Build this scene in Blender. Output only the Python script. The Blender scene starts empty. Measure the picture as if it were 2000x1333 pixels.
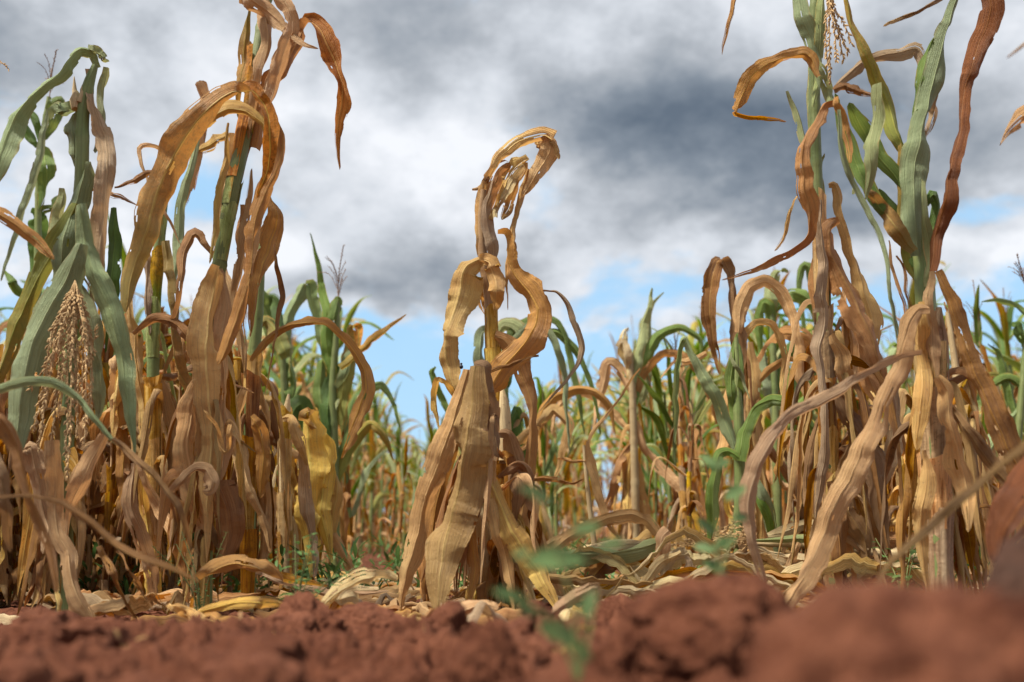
import bpy, math, random
import numpy as np
from mathutils import Vector, Matrix

R = math.radians
SC = bpy.context.scene
COL = SC.collection

# ------------------------------------------------------------------ camera
FPX = 1944.0
TH = R(10.5)
CAM = np.array([0.0, 0.0, 0.19])
FW = np.array([0, math.cos(TH), math.sin(TH)])
UP = np.array([0, -math.sin(TH), math.cos(TH)])
RT = np.array([1.0, 0, 0])
cd = bpy.data.cameras.new('camera')
cam = bpy.data.objects.new('camera', cd)
COL.objects.link(cam)
cam.location = CAM
cam.rotation_euler = (math.pi/2 + TH, 0, 0)
cd.sensor_width = 36.0
cd.lens = 35.0
cd.clip_start = 0.02
cd.clip_end = 2000
cd.dof.use_dof = True
cd.dof.focus_distance = 2.22
cd.dof.aperture_fstop = 3.0
cd.dof.aperture_blades = 9
SC.camera = cam


def ray(px, py):
    v = FW + RT*((px-1000)/FPX) + UP*((666.5-py)/FPX)
    return v


def P(px, py, d):
    """place at distance d (metres along +Y) seen at a direction of the photograph"""
    v = ray(px, py)
    return CAM + v*(d/v[1])


# ------------------------------------------------------------------ world
W = bpy.data.worlds.new('World')
SC.world = W
W.use_nodes = True
nt = W.node_tree
nt.nodes.clear()
NL = nt.links


def n_(t, nodetype, **kw):
    n = t.nodes.new(nodetype)
    for k, v in kw.items():
        setattr(n, k, v)
    return n


def mth(t, op, a, b=None, c=None, clamp=False):
    n = t.nodes.new('ShaderNodeMath')
    n.operation = op
    n.use_clamp = clamp
    for i, v in enumerate((a, b, c)):
        if v is None:
            continue
        if isinstance(v, (int, float)):
            n.inputs[i].default_value = v
        else:
            t.links.new(v, n.inputs[i])
    return n.outputs[0]


def mixc(t, f, a, b, blend='MIX'):
    n = t.nodes.new('ShaderNodeMix')
    n.data_type = 'RGBA'
    n.blend_type = blend
    for s, v in ((n.inputs[0], f), (n.inputs[6], a), (n.inputs[7], b)):
        if isinstance(v, (int, float)):
            s.default_value = v
        elif isinstance(v, tuple):
            s.default_value = (*v, 1) if len(v) == 3 else v
        else:
            t.links.new(v, s)
    return n.outputs[2]


def sstep(t, v, a, b):
    n = t.nodes.new('ShaderNodeMapRange')
    n.interpolation_type = 'SMOOTHSTEP'
    t.links.new(v, n.inputs[0])
    n.inputs[1].default_value = a
    n.inputs[2].default_value = b
    return n.outputs[0]


SUN_EL, SUN_AZ = R(60), R(-118)   # behind the camera's left shoulder, high
sky = n_(nt, 'ShaderNodeTexSky')
sky.sky_type = 'NISHITA'
sky.sun_disc = False
sky.sun_elevation = SUN_EL
sky.sun_rotation = SUN_AZ
sky.air_density = 1.0
sky.dust_density = 1.2
sky.ozone_density = 1.0
tc = n_(nt, 'ShaderNodeTexCoord')
nrm = n_(nt, 'ShaderNodeVectorMath', operation='NORMALIZE')
NL.new(tc.outputs['Generated'], nrm.inputs[0])
sp = n_(nt, 'ShaderNodeSeparateXYZ')
NL.new(nrm.outputs[0], sp.inputs[0])
az = mth(nt, 'ARCTAN2', sp.outputs[0], sp.outputs[1])
el = mth(nt, 'ARCSINE', sp.outputs[2])
# planar cloud-deck coordinates
zz = mth(nt, 'ADD', mth(nt, 'MAXIMUM', sp.outputs[2], 0.0), 0.42)
cx = mth(nt, 'DIVIDE', sp.outputs[0], zz)
cy = mth(nt, 'DIVIDE', sp.outputs[1], zz)
cc = n_(nt, 'ShaderNodeCombineXYZ')
NL.new(cx, cc.inputs[0]); NL.new(cy, cc.inputs[1])


def wnoise(scale, detail, rough, off=0.0, dist=0.0):
    n = n_(nt, 'ShaderNodeTexNoise')
    n.noise_dimensions = '3D'
    m = n_(nt, 'ShaderNodeVectorMath', operation='ADD')
    NL.new(cc.outputs[0], m.inputs[0])
    m.inputs[1].default_value = (off, off*1.7, off*0.3)
    NL.new(m.outputs[0], n.inputs['Vector'])
    n.inputs['Scale'].default_value = scale
    n.inputs['Detail'].default_value = detail
    n.inputs['Roughness'].default_value = rough
    n.inputs['Distortion'].default_value = dist
    return n.outputs[0]


w1 = wnoise(2.2, 5, 0.55, 3.1)
w2 = wnoise(2.2, 5, 0.55, 9.4)
azw = mth(nt, 'ADD', az, mth(nt, 'MULTIPLY', mth(nt, 'SUBTRACT', w1, 0.5), 0.24))
elw = mth(nt, 'ADD', el, mth(nt, 'MULTIPLY', mth(nt, 'SUBTRACT', w2, 0.5), 0.17))


def blob(px, py, rx, ry, amp):
    v = ray(px, py)
    v = v/np.linalg.norm(v)
    a = math.atan2(v[0], v[1]); e = math.asin(v[2])
    u = mth(nt, 'MULTIPLY', mth(nt, 'SUBTRACT', azw, a), FPX/rx)
    w = mth(nt, 'MULTIPLY', mth(nt, 'SUBTRACT', elw, e), FPX/ry)
    q = mth(nt, 'ADD', mth(nt, 'MULTIPLY', u, u), mth(nt, 'MULTIPLY', w, w))
    return mth(nt, 'MULTIPLY', mth(nt, 'EXPONENT', mth(nt, 'MULTIPLY', q, -1.0)), amp)


def total(lst, base):
    s = base
    for b in lst:
        o = blob(*b)
        s = mth(nt, 'ADD', o, s)
    return s


DARK = [(1400, 290, 380, 165, .56), (1800, 250, 330, 190, .32), (1260, 200, 150, 90, .08), (300, 60, 260, 110, .16),
        (830, 90, 240, 100, .26), (740, 560, 230, 55, .26), (20, 120, 150, 170, .16), (1000, 470, 200, 60, .10),
        (640, 330, 250, 130, -.26), (880, 350, 190, 120, -.16), (1040, 60, 140, 70, -.12), (380, 530, 110, 70, -.35),
        (560, 480, 70, 34, -.30), (1180, 650, 130, 50, -.3), (1000, 650, 240, 40, -.25), (200, 400, 200, 120, -.16), (1900, 520, 240, 90, -.3), (1560, 520, 200, 40, -.2)]
HOLE = [(400, 390, 120, 70, .8), (800, 720, 300, 75, .7), (1000, 810, 500, 85, .6), (1290, 560, 190, 40, .75),
        (1500, 650, 220, 60, .6), (1900, 610, 200, 80, .6), (560, 410, 60, 40, .4), (60, 420, 90, 60, .4), (1870, 430, 130, 36, .6), (200, 700, 200, 120, .5), (700, 640, 160, 26, .5)]
nz = mth(nt, 'ADD', mth(nt, 'MULTIPLY', mth(nt, 'SUBTRACT', sstep(nt, wnoise(3.3, 8, 0.56, 21.0, 0.0), 0.36, 0.62), 0.5), 0.32), mth(nt, 'MULTIPLY', mth(nt, 'SUBTRACT', wnoise(8.0, 10, 0.64, 33.0, 0.0), 0.5), 0.85))
dk = total(DARK, nz)
dk = mth(nt, 'ADD', dk, 0.27, clamp=True)
lowel = mth(nt, 'MULTIPLY', mth(nt, 'SUBTRACT', 1.0, sstep(nt, el, 0.05, 0.29)), 1.35)
ho = mth(nt, 'ADD', total(HOLE, mth(nt, 'MULTIPLY', mth(nt, 'SUBTRACT', wnoise(5.0, 9, 0.62, 5.0, 0.3), 0.5), 3.0)), lowel)
hole = sstep(nt, ho, 0.3, 1.0)
cr = n_(nt, 'ShaderNodeValToRGB')
NL.new(dk, cr.inputs[0])
e = cr.color_ramp.elements
e[0].position = 0.0; e[0].color = (6.9, 7.1, 7.5, 1)
e[1].position = 1.0; e[1].color = (1.0, 1.30, 1.72, 1)
x = e.new(0.25); x.color = (5.2, 5.5, 5.95, 1)
x = e.new(0.5); x.color = (3.35, 3.62, 4.0, 1)
x = e.new(0.75); x.color = (1.8, 2.13, 2.56, 1)
# blue between the clouds: the sky texture, thinly veiled
blu = mixc(nt, 0.7, sky.outputs[0], (3.5, 6.1, 8.6))
scol = mixc(nt, mth(nt, 'MULTIPLY', hole, 0.95), cr.outputs[0], blu)
bg = n_(nt, 'ShaderNodeBackground')
NL.new(scol, bg.inputs[0])
bg.inputs[1].default_value = 0.088
wo = n_(nt, 'ShaderNodeOutputWorld')
NL.new(bg.outputs[0], wo.inputs[0])

# ------------------------------------------------------------------ sun
sd = bpy.data.lights.new('sun', 'SUN')
sd.energy = 5.0
sd.angle = R(8)
sd.color = (1.0, 0.95, 0.83)
sun = bpy.data.objects.new('sun', sd)
COL.objects.link(sun)
sv = Vector((math.sin(SUN_AZ)*math.cos(SUN_EL), math.cos(SUN_AZ)*math.cos(SUN_EL), math.sin(SUN_EL)))
sun.rotation_euler = (-sv).to_track_quat('-Z', 'Y').to_euler()
sun.location = (0, -2, 5)

SC.view_settings.view_transform = 'Standard'
SC.view_settings.look = 'None'
SC.view_settings.gamma = 1.0
SC.view_settings.use_curve_mapping = False
SC.view_settings.exposure = 0.62
SC.cycles.use_denoising = True
SC.cycles.max_bounces = 5
SC.cycles.diffuse_bounces = 2
SC.cycles.transmission_bounces = 4
SC.cycles.sample_clamp_indirect = 6

# ------------------------------------------------------------------ materials


def newmat(name):
    m = bpy.data.materials.new(name)
    m.use_nodes = True
    t = m.node_tree
    t.nodes.clear()
    o = t.nodes.new('ShaderNodeOutputMaterial')
    return m, t, o


def tnoise(t, vec, scale, detail=4, rough=0.55, dist=0.0):
    n = t.nodes.new('ShaderNodeTexNoise')
    if vec is not None:
        t.links.new(vec, n.inputs['Vector'])
    n.inputs['Scale'].default_value = scale
    n.inputs['Detail'].default_value = detail
    n.inputs['Roughness'].default_value = rough
    n.inputs['Distortion'].default_value = dist
    return n.outputs[0]


def vmul(t, v, k):
    n = t.nodes.new('ShaderNodeVectorMath'); n.operation = 'MULTIPLY'
    t.links.new(v, n.inputs[0]); n.inputs[1].default_value = k
    return n.outputs[0]


def vadd(t, v, w):
    n = t.nodes.new('ShaderNodeVectorMath'); n.operation = 'ADD'
    t.links.new(v, n.inputs[0]); t.links.new(w, n.inputs[1])
    return n.outputs[0]


LM = {}
GREENS = ('green', 'deepgreen', 'bluegreen', 'palegreen', 'turning')


def leafmat(name, c1, c2, dark, rib, back=None, grad=None, spots=0.5, trans=0.28, edge=None, rough=0.6, veins=1.0):
    """c1/c2 blotched base, dark blotches, rib colour, back side tint, grad=(colour, t0, t1) towards the tip, edge colour"""
    m, t, o = newmat(name)
    L = t.links
    uv = t.nodes.new('ShaderNodeUVMap').outputs[0]
    tcn = t.nodes.new('ShaderNodeTexCoord')
    oi = t.nodes.new('ShaderNodeObjectInfo')
    rnd = t.nodes.new('ShaderNodeCombineXYZ')
    L.new(mth(t, 'MULTIPLY', oi.outputs['Random'], 37.0), rnd.inputs[0])
    L.new(mth(t, 'MULTIPLY', oi.outputs['Random'], 11.0), rnd.inputs[1])
    ob = vadd(t, tcn.outputs['Object'], rnd.outputs[0])
    uvr = vadd(t, uv, rnd.outputs[0])
    s = t.nodes.new('ShaderNodeSeparateXYZ'); L.new(uv, s.inputs[0])
    u, v = s.outputs[0], s.outputs[1]
    blot = tnoise(t, ob, 13, 5, 0.62, 0.4)
    fine = tnoise(t, ob, 95, 4, 0.65)
    strp = tnoise(t, vmul(t, uvr, (46, 1.6, 1)), 1.0, 3, 0.6)
    strf = tnoise(t, vmul(t, uvr, (150, 3.0, 1)), 1.0, 2, 0.5)
    base = mixc(t, sstep(t, blot, 0.36, 0.64), c1, c2)
    pale = tuple(min(.85, k*1.0+q*.45) for k, q in zip(c1, rib))
    base = mixc(t, mth(t, 'MULTIPLY', sstep(t, tnoise(t, ob, 4.5, 4, .6), 0.48, 0.66), 0.55), base, pale)
    base = mixc(t, mth(t, 'MULTIPLY', sstep(t, strp, 0.47, 0.66), 0.62*veins), base, dark)
    lite = mixc(t, 0.6, base, rib)
    strc = tnoise(t, vmul(t, uvr, (17, 1.1, 1)), 1.0, 2, 0.5)
    base = mixc(t, mth(t, 'MULTIPLY', sstep(t, strc, 0.50, 0.60), 0.5*veins), base, lite)
    base = mixc(t, mth(t, 'MULTIPLY', sstep(t, mth(t, 'SUBTRACT', 1.0, strc), 0.54, 0.66), 0.5*veins), base, dark)
    base = mixc(t, mth(t, 'MULTIPLY', sstep(t, strf, 0.5, 0.66), 0.8*veins), base, lite)
    if grad:
        gc, g0, g1 = grad
        gn = mth(t, 'ADD', v, mth(t, 'MULTIPLY', mth(t, 'SUBTRACT', tnoise(t, ob, 9, 4, .6), 0.5), 0.7))
        gn = mth(t, 'ADD', gn, mth(t, 'MULTIPLY', mth(t, 'SUBTRACT', strp, 0.5), 0.35))
        gcol = mixc(t, sstep(t, fine, 0.4, 0.65), gc, tuple(k*0.6 for k in gc))
        base = mixc(t, sstep(t, gn, g0, g1), base, gcol)
    au = mth(t, 'ABSOLUTE', mth(t, 'SUBTRACT', u, 0.5))
    if edge:
        en = mth(t, 'ADD', au, mth(t, 'MULTIPLY', mth(t, 'SUBTRACT', tnoise(t, ob, 22, 4, .65), 0.5), 0.5))
        base = mixc(t, sstep(t, en, 0.40, 0.52), base, edge)
    # stained blotches and specks that belong to the tissue
    bl2 = sstep(t, tnoise(t, vadd(t, ob, rnd.outputs[0]), 8.5, 7, 0.74, 0.9), 0.53, 0.66)
    base = mixc(t, mth(t, 'MULTIPLY', bl2, spots), base, dark)
    sp_ = sstep(t, tnoise(t, ob, 190, 3, 0.6), 0.60, 0.70)
    base = mixc(t, mth(t, 'MULTIPLY', sp_, min(1, spots*1.1)), base, tuple(k*0.5 for k in dark))
    base = mixc(t, mth(t, 'MULTIPLY', mth(t, 'SUBTRACT', 1.0, sstep(t, au, 0.05, 0.10)), 0.22), base, dark)
    ribm = mth(t, 'SUBTRACT', 1.0, sstep(t, au, 0.022, 0.055))
    base = mixc(t, mth(t, 'MULTIPLY', ribm, 0.85), base, rib)
    # per object variation
    hs = t.nodes.new('ShaderNodeHueSaturation')
    L.new(base, hs.inputs['Color'])
    r2 = mth(t, 'FRACT', mth(t, 'MULTIPLY', oi.outputs['Random'], 7.31))
    L.new(mth(t, 'ADD', mth(t, 'MULTIPLY', oi.outputs['Random'], 0.6), 0.70), hs.inputs['Value'])
    L.new(mth(t, 'ADD', mth(t, 'MULTIPLY', r2, 0.020), 0.4895 if name not in GREENS else 0.492), hs.inputs['Hue'])
    L.new(mth(t, 'ADD', mth(t, 'MULTIPLY', r2, 0.28), 1.1), hs.inputs['Saturation'])
    base = hs.outputs[0]
    if back:
        g = t.nodes.new('ShaderNodeNewGeometry')
        base = mixc(t, mth(t, 'MULTIPLY', g.outputs['Backfacing'], 0.5), base, back)
    # relief
    hgt = mth(t, 'ADD', mth(t, 'ADD', mth(t, 'MULTIPLY', strf, 0.5), mth(t, 'MULTIPLY', strc, 1.0)), mth(t, 'ADD', mth(t, 'MULTIPLY', fine, 0.45), mth(t, 'MULTIPLY', blot, 1.6)))
    bp = t.nodes.new('ShaderNodeBump')
    bp.inputs['Strength'].default_value = 0.8
    bp.inputs['Distance'].default_value = 0.006
    L.new(hgt, bp.inputs['Height'])
    pb = t.nodes.new('ShaderNodeBsdfPrincipled')
    L.new(base, pb.inputs['Base Color'])
    L.new(bp.outputs[0], pb.inputs['Normal'])
    L.new(mth(t, 'ADD', mth(t, 'MULTIPLY', fine, 0.3), rough-0.2), pb.inputs['Roughness'])
    pb.inputs['Specular IOR Level'].default_value = 0.32
    tr = t.nodes.new('ShaderNodeBsdfTranslucent')
    L.new(mixc(t, 0.5, base, mixc(t, 1.0, base, (1.35, 1.02, 0.7), 'MULTIPLY')), tr.inputs[0])
    ms = t.nodes.new('ShaderNodeMixShader')
    ms.inputs[0].default_value = trans
    L.new(pb.outputs[0], ms.inputs[1]); L.new(tr.outputs[0], ms.inputs[2])
    L.new(ms.outputs[0], o.inputs[0])
    LM[name] = m
    return m


# dry tissue
leafmat('tan', (0.664, 0.423, 0.208), (0.540, 0.304, 0.131), (.20, .085, .03), (0.845, 0.614, 0.331), back=(0.665, 0.434, 0.235), spots=.5)
leafmat('rust', (0.482, 0.230, 0.086), (0.355, 0.147, 0.053), (.14, .05, .016), (0.634, 0.396, 0.158), back=(0.549, 0.321, 0.148), spots=.55)
leafmat('ochre', (0.685, 0.444, 0.171), (0.572, 0.315, 0.100), (.21, .095, .03), (0.860, 0.712, 0.293), back=(0.664, 0.434, 0.213), spots=.5)
leafmat('grey', (0.467, 0.331, 0.210), (0.366, 0.240, 0.141), (.13, .08, .045), (0.626, 0.489, 0.321), back=(0.513, 0.377, 0.251), spots=.6)
leafmat('pink', (.60, .385, .215), (.50, .29, .14), (.22, .11, .05), (.78, .58, .36), back=(.58, .39, .24), spots=.5)
leafmat('brown', (0.323, 0.161, 0.061), (0.215, 0.095, 0.035), (.085, .033, .013), (0.452, 0.254, 0.102), back=(0.366, 0.199, 0.095), spots=.55)
leafmat('umber', (.25, .135, .065), (.31, .18, .085), (.085, .04, .02), (.42, .27, .13), back=(.33, .21, .115), spots=.55)
leafmat('khaki', (.46, .30, .13), (.36, .205, .075), (.17, .08, .03), (.66, .48, .21), back=(.46, .31, .15), spots=.6)
leafmat('darkrust', (.20, .07, .028), (.14, .045, .018), (.06, .02, .01), (.30, .13, .05), back=(.22, .09, .04), spots=.5)
leafmat('yellow', (0.817, 0.565, 0.156), (0.726, 0.443, 0.107), (.24, .14, .06), (0.860, 0.778, 0.285), back=(0.775, 0.544, 0.209), spots=.5)
leafmat('straw', (0.736, 0.579, 0.338), (0.611, 0.432, 0.223), (.27, .165, .08), (0.860, 0.748, 0.475), back=(0.693, 0.556, 0.347), spots=.45)
# living tissue
leafmat('green', (.145, .225, .05), (.21, .29, .075), (.055, .105, .02), (.38, .46, .16), back=(.20, .28, .10), spots=.25, edge=(.46, .34, .10), trans=.34, rough=.5)
leafmat('deepgreen', (.09, .165, .035), (.145, .225, .055), (.035, .075, .016), (.25, .35, .11), back=(.14, .22, .08), spots=.2, trans=.36, rough=.48)
leafmat('bluegreen', (.30, .355, .20), (.235, .295, .15), (.11, .155, .07), (.44, .50, .27), back=(.31, .36, .21), spots=.3, grad=((.42, .32, .12), .95, 1.5), edge=(.36, .31, .15), trans=.25)
leafmat('palegreen', (.33, .37, .18), (.27, .32, .13), (.16, .17, .065), (.52, .54, .28), back=(.37, .40, .22), spots=.4, edge=(.52, .36, .16), trans=.28)
leafmat('turning', (.17, .22, .045), (.23, .26, .06), (.09, .095, .025), (.46, .44, .13), back=(.32, .32, .1), spots=.4, grad=((.56, .30, .09), .25, .75), edge=(.52, .31, .09), trans=.3)
leafmat('turned', (.21, .20, .045), (.30, .235, .06), (.11, .075, .022), (.54, .42, .13), back=(.44, .30, .12), spots=.5, grad=((.50, .25, .08), .08, .42), edge=(.50, .26, .08), trans=.28)


def simplemat(name, cols, dark, scale=14, stripes=None, rough=0.7, bump=0.5, bdist=0.003, trans=0.0):
    m, t, o = newmat(name)
    L = t.links
    tcn = t.nodes.new('ShaderNodeTexCoord')
    oi = t.nodes.new('ShaderNodeObjectInfo')
    rnd = t.nodes.new('ShaderNodeCombineXYZ')
    L.new(mth(t, 'MULTIPLY', oi.outputs['Random'], 37.0), rnd.inputs[0])
    ob = vadd(t, tcn.outputs['Object'], rnd.outputs[0])
    a = tnoise(t, ob, scale, 5, 0.6, 0.3)
    f = tnoise(t, ob, scale*9, 4, 0.65)
    base = mixc(t, sstep(t, a, 0.36, 0.62), cols[0], cols[1])
    h = mth(t, 'ADD', a, mth(t, 'MULTIPLY', f, 0.5))
    if stripes:
        uv = t.nodes.new('ShaderNodeUVMap').outputs[0]
        s = tnoise(t, vmul(t, uv, (stripes, 2.0, 1)), 1.0, 3, 0.6)
        base = mixc(t, mth(t, 'MULTIPLY', sstep(t, s, 0.42, 0.7), 0.6), base, dark)
        h = mth(t, 'ADD', h, s)
    base = mixc(t, mth(t, 'MULTIPLY', sstep(t, f, 0.58, 0.72), 0.7), base, dark)
    hs = t.nodes.new('ShaderNodeHueSaturation')
    L.new(base, hs.inputs['Color'])
    L.new(mth(t, 'ADD', mth(t, 'MULTIPLY', oi.outputs['Random'], 0.35), 0.82), hs.inputs['Value'])
    bp = t.nodes.new('ShaderNodeBump')
    bp.inputs['Strength'].default_value = bump
    bp.inputs['Distance'].default_value = bdist
    L.new(h, bp.inputs['Height'])
    pb = t.nodes.new('ShaderNodeBsdfPrincipled')
    L.new(hs.outputs[0], pb.inputs['Base Color'])
    L.new(bp.outputs[0], pb.inputs['Normal'])
    pb.inputs['Roughness'].default_value = rough
    pb.inputs['Specular IOR Level'].default_value = 0.3
    out = pb.outputs[0]
    if trans:
        tr = t.nodes.new('ShaderNodeBsdfTranslucent')
        L.new(hs.outputs[0], tr.inputs[0])
        ms = t.nodes.new('ShaderNodeMixShader'); ms.inputs[0].default_value = trans
        L.new(out, ms.inputs[1]); L.new(tr.outputs[0], ms.inputs[2]); out = ms.outputs[0]
    L.new(out, o.inputs[0])
    LM[name] = m
    return m


simplemat('stalk_dry', ((.44, .28, .14), (.34, .20, .10)), (.16, .085, .045), 10, stripes=26)
simplemat('stalk_pale', ((.58, .45, .25), (.46, .33, .17)), (.25, .15, .08), 10, stripes=26)
simplemat('stalk_green', ((.16, .21, .065), (.22, .25, .09)), (.09, .10, .035), 9, stripes=26, rough=.5)
simplemat('tassel_dry', ((.50, .34, .17), (.38, .23, .10)), (.18, .09, .04), 60, rough=.8)
simplemat('tassel_brown', ((.30, .19, .12), (.24, .14, .09)), (.14, .08, .05), 60, rough=.8)
simplemat('weed_leaf', ((.07, .15, .035), (.11, .20, .055)), (.05, .09, .025), 30, rough=.55, trans=.3)
simplemat('weed_leaf_grey', ((.13, .20, .07), (.10, .165, .055)), (.07, .12, .05), 30, rough=.6, trans=.3)
simplemat('beetle_black', ((.012, .012, .018), (.02, .02, .03)), (.01, .01, .01), 30, rough=.3)

# soil
m, t, o = newmat('soil')
LM['soil'] = m
L = t.links
g = t.nodes.new('ShaderNodeNewGeometry').outputs['Position']
a = tnoise(t, g, 5, 6, 0.6, 0.3)
b = tnoise(t, g, 60, 6, 0.7, 0.2)
c = tnoise(t, g, 260, 4, 0.7)
base = mixc(t, sstep(t, a, 0.35, 0.65), (.15, .050, .025), (.225, .083, .045))
base = mixc(t, mth(t, 'MULTIPLY', sstep(t, b, 0.42, 0.66), 0.7), base, (.075, .021, .011))
base = mixc(t, mth(t, 'MULTIPLY', sstep(t, c, 0.56, 0.7), 0.5), base, (.26, .10, .06))
base = mixc(t, mth(t, 'MULTIPLY', sstep(t, c, 0.30, 0.42), -0.0), base, (.1, .04, .03))
hgt = mth(t, 'ADD', b, mth(t, 'MULTIPLY', c, 0.5))
bp = t.nodes.new('ShaderNodeBump'); bp.inputs['Strength'].default_value = 1.0; bp.inputs['Distance'].default_value = 0.012
L.new(hgt, bp.inputs['Height'])
pb = t.nodes.new('ShaderNodeBsdfPrincipled')
L.new(base, pb.inputs['Base Color']); L.new(bp.outputs[0], pb.inputs['Normal'])
pb.inputs['Roughness'].default_value = 0.95
pb.inputs['Specular IOR Level'].default_value = 0.15
L.new(pb.outputs[0], o.inputs[0])

simplemat('soil_dark', ((.045, .02, .012), (.07, .03, .018)), (.03, .013, .008), 30, rough=.95)
# ------------------------------------------------------------------ mesh helpers


class MD:
    """mesh data collector: verts, quads/tris, uv per vertex, material index per face"""
    def __init__(s):
        s.v = []; s.f = []; s.uv = []; s.n = 0; s.mi = []; s.sm = []

    def add(s, v, f, uv=None, mi=0, smooth=True):
        v = np.asarray(v, float)
        s.v.append(v)
        if uv is None:
            uv = np.zeros((len(v), 2))
        s.uv.append(np.asarray(uv, float))
        f = np.asarray(f, int)
        if f.ndim == 2 and f.shape[1] == 3:
            f = np.hstack([f, f[:, 2:3]*0-1-s.n])
        s.f.append(f + s.n)
        s.mi.append(np.full(len(f), mi))
        s.sm.append(np.full(len(f), smooth))
        s.n += len(v)
        return s

    def join(s, o, M=None, matmap=None):
        V = np.vstack(o.v); F = np.vstack(o.f); UV = np.vstack(o.uv); MI = np.concatenate(o.mi)
        if M is not None:
            V = V @ M[:3, :3].T + M[:3, 3]
        if matmap is not None:
            MI = np.array([matmap[k] for k in MI])
        s.v.append(V); s.uv.append(UV)
        s.f.append(np.where(F < 0, -1, F + s.n))
        s.mi.append(MI); s.sm.append(np.concatenate(o.sm)); s.n += len(V)
        return s

    def mesh(s, name, mats):
        V = np.vstack(s.v); F = np.vstack(s.f); UV = np.vstack(s.uv)
        MI = np.concatenate(s.mi); SM = np.concatenate(s.sm)
        tri = F[:, 3] < 0
        cnt = np.where(tri, 3, 4)
        idx = F.ravel()[(np.arange(4)[None, :] < cnt[:, None]).ravel()]
        me = bpy.data.meshes.new(name)
        me.vertices.add(len(V)); me.vertices.foreach_set('co', V.ravel())
        me.loops.add(len(idx)); me.loops.foreach_set('vertex_index', idx.astype(np.int32))
        me.polygons.add(len(F))
        st = np.concatenate([[0], np.cumsum(cnt)[:-1]])
        me.polygons.foreach_set('loop_start', st.astype(np.int32))
        ul = me.uv_layers.new(name='UVMap')
        ul.data.foreach_set('uv', UV[idx].ravel())
        me.polygons.foreach_set('material_index', MI.astype(np.int32))
        me.polygons.foreach_set('use_smooth', SM.astype(bool))
        me.update(calc_edges=True)
        for mm in mats:
            me.materials.append(LM[mm])
        return me

    def obj(s, name, mats, parent=None, loc=None):
        if isinstance(mats, str):
            mats = [mats]
        if loc is not None:
            for k in range(len(s.v)):
                s.v[k] = s.v[k] - np.asarray(loc)
        ob = bpy.data.objects.new(name, s.mesh(name, mats))
        COL.objects.link(ob)
        if parent is not None:
            ob.parent = parent
        elif loc is not None:
            ob.location = loc
        return ob


def tag(o, label, cat, group=None, kind=None):
    if label: o['label'] = label
    if cat: o['category'] = cat
    if group: o['group'] = group
    if kind: o['kind'] = kind
    return o


def thing(name, label, cat, loc, group=None):
    o = bpy.data.objects.new(name, None)
    o.empty_display_size = 0.05
    COL.objects.link(o)
    o.location = tuple(loc)
    return tag(o, label, cat, group)


def norm(a):
    return a/np.maximum(np.linalg.norm(a, axis=-1, keepdims=True), 1e-9)


def spline(pts, n, tau=.5):
    """Catmull-Rom through rows of pts (any dimension), resampled to n rows evenly by length of the first three columns"""
    p = np.asarray(pts, float)
    if len(p) == 2:
        p = np.vstack([p[0], (p[0]+p[1])/2, p[1]])
    q = np.vstack([2*p[0]-p[1], p, 2*p[-1]-p[-2]])
    out = []
    for i in range(1, len(q)-2):
        t = np.linspace(0, 1, 14, endpoint=False)[:, None]
        a, b, c, d = q[i-1], q[i], q[i+1], q[i+2]
        m1 = tau*(c-a); m2 = tau*(d-b)
        out.append((2*t**3-3*t*t+1)*b+(t**3-2*t*t+t)*m1+(3*t*t-2*t**3)*c+(t**3-t*t)*m2)
    out.append(q[-2][None, :])
    o = np.vstack(out)
    s = np.concatenate([[0], np.cumsum(np.linalg.norm(np.diff(o[:, :3], axis=0), axis=1))])
    u = np.linspace(0, s[-1], n)
    return np.column_stack([np.interp(u, s, o[:, k]) for k in range(o.shape[1])]), s[-1]


def vnoise1(rng, n, k, sharp=False):
    """1-D noise with k knots, values about -1..1; sharp = creased"""
    kn = rng.uniform(-1, 1, k+3)
    x = np.linspace(0, k, n) if not sharp else np.sort(np.concatenate([[0, k], rng.uniform(0, k, n-2)]))*.35+np.linspace(0, k, n)*.65
    i = np.minimum(np.floor(x).astype(int), k+1); f = x-i
    if not sharp: f = f*f*(3-2*f)
    return kn[i]*(1-f)+kn[i+1]*f


US = np.array([-1, -.92, -.81, -.70, -.58, -.46, -.34, -.22, -.10, -.04, 0, .04, .10, .22, .34, .46, .58, .70, .81, .92, 1.0])
US5 = np.array([-1, -.5, 0, .5, 1.0])
US7 = np.array([-1, -.6, -.2, 0, .2, .6, 1.0])


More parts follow.
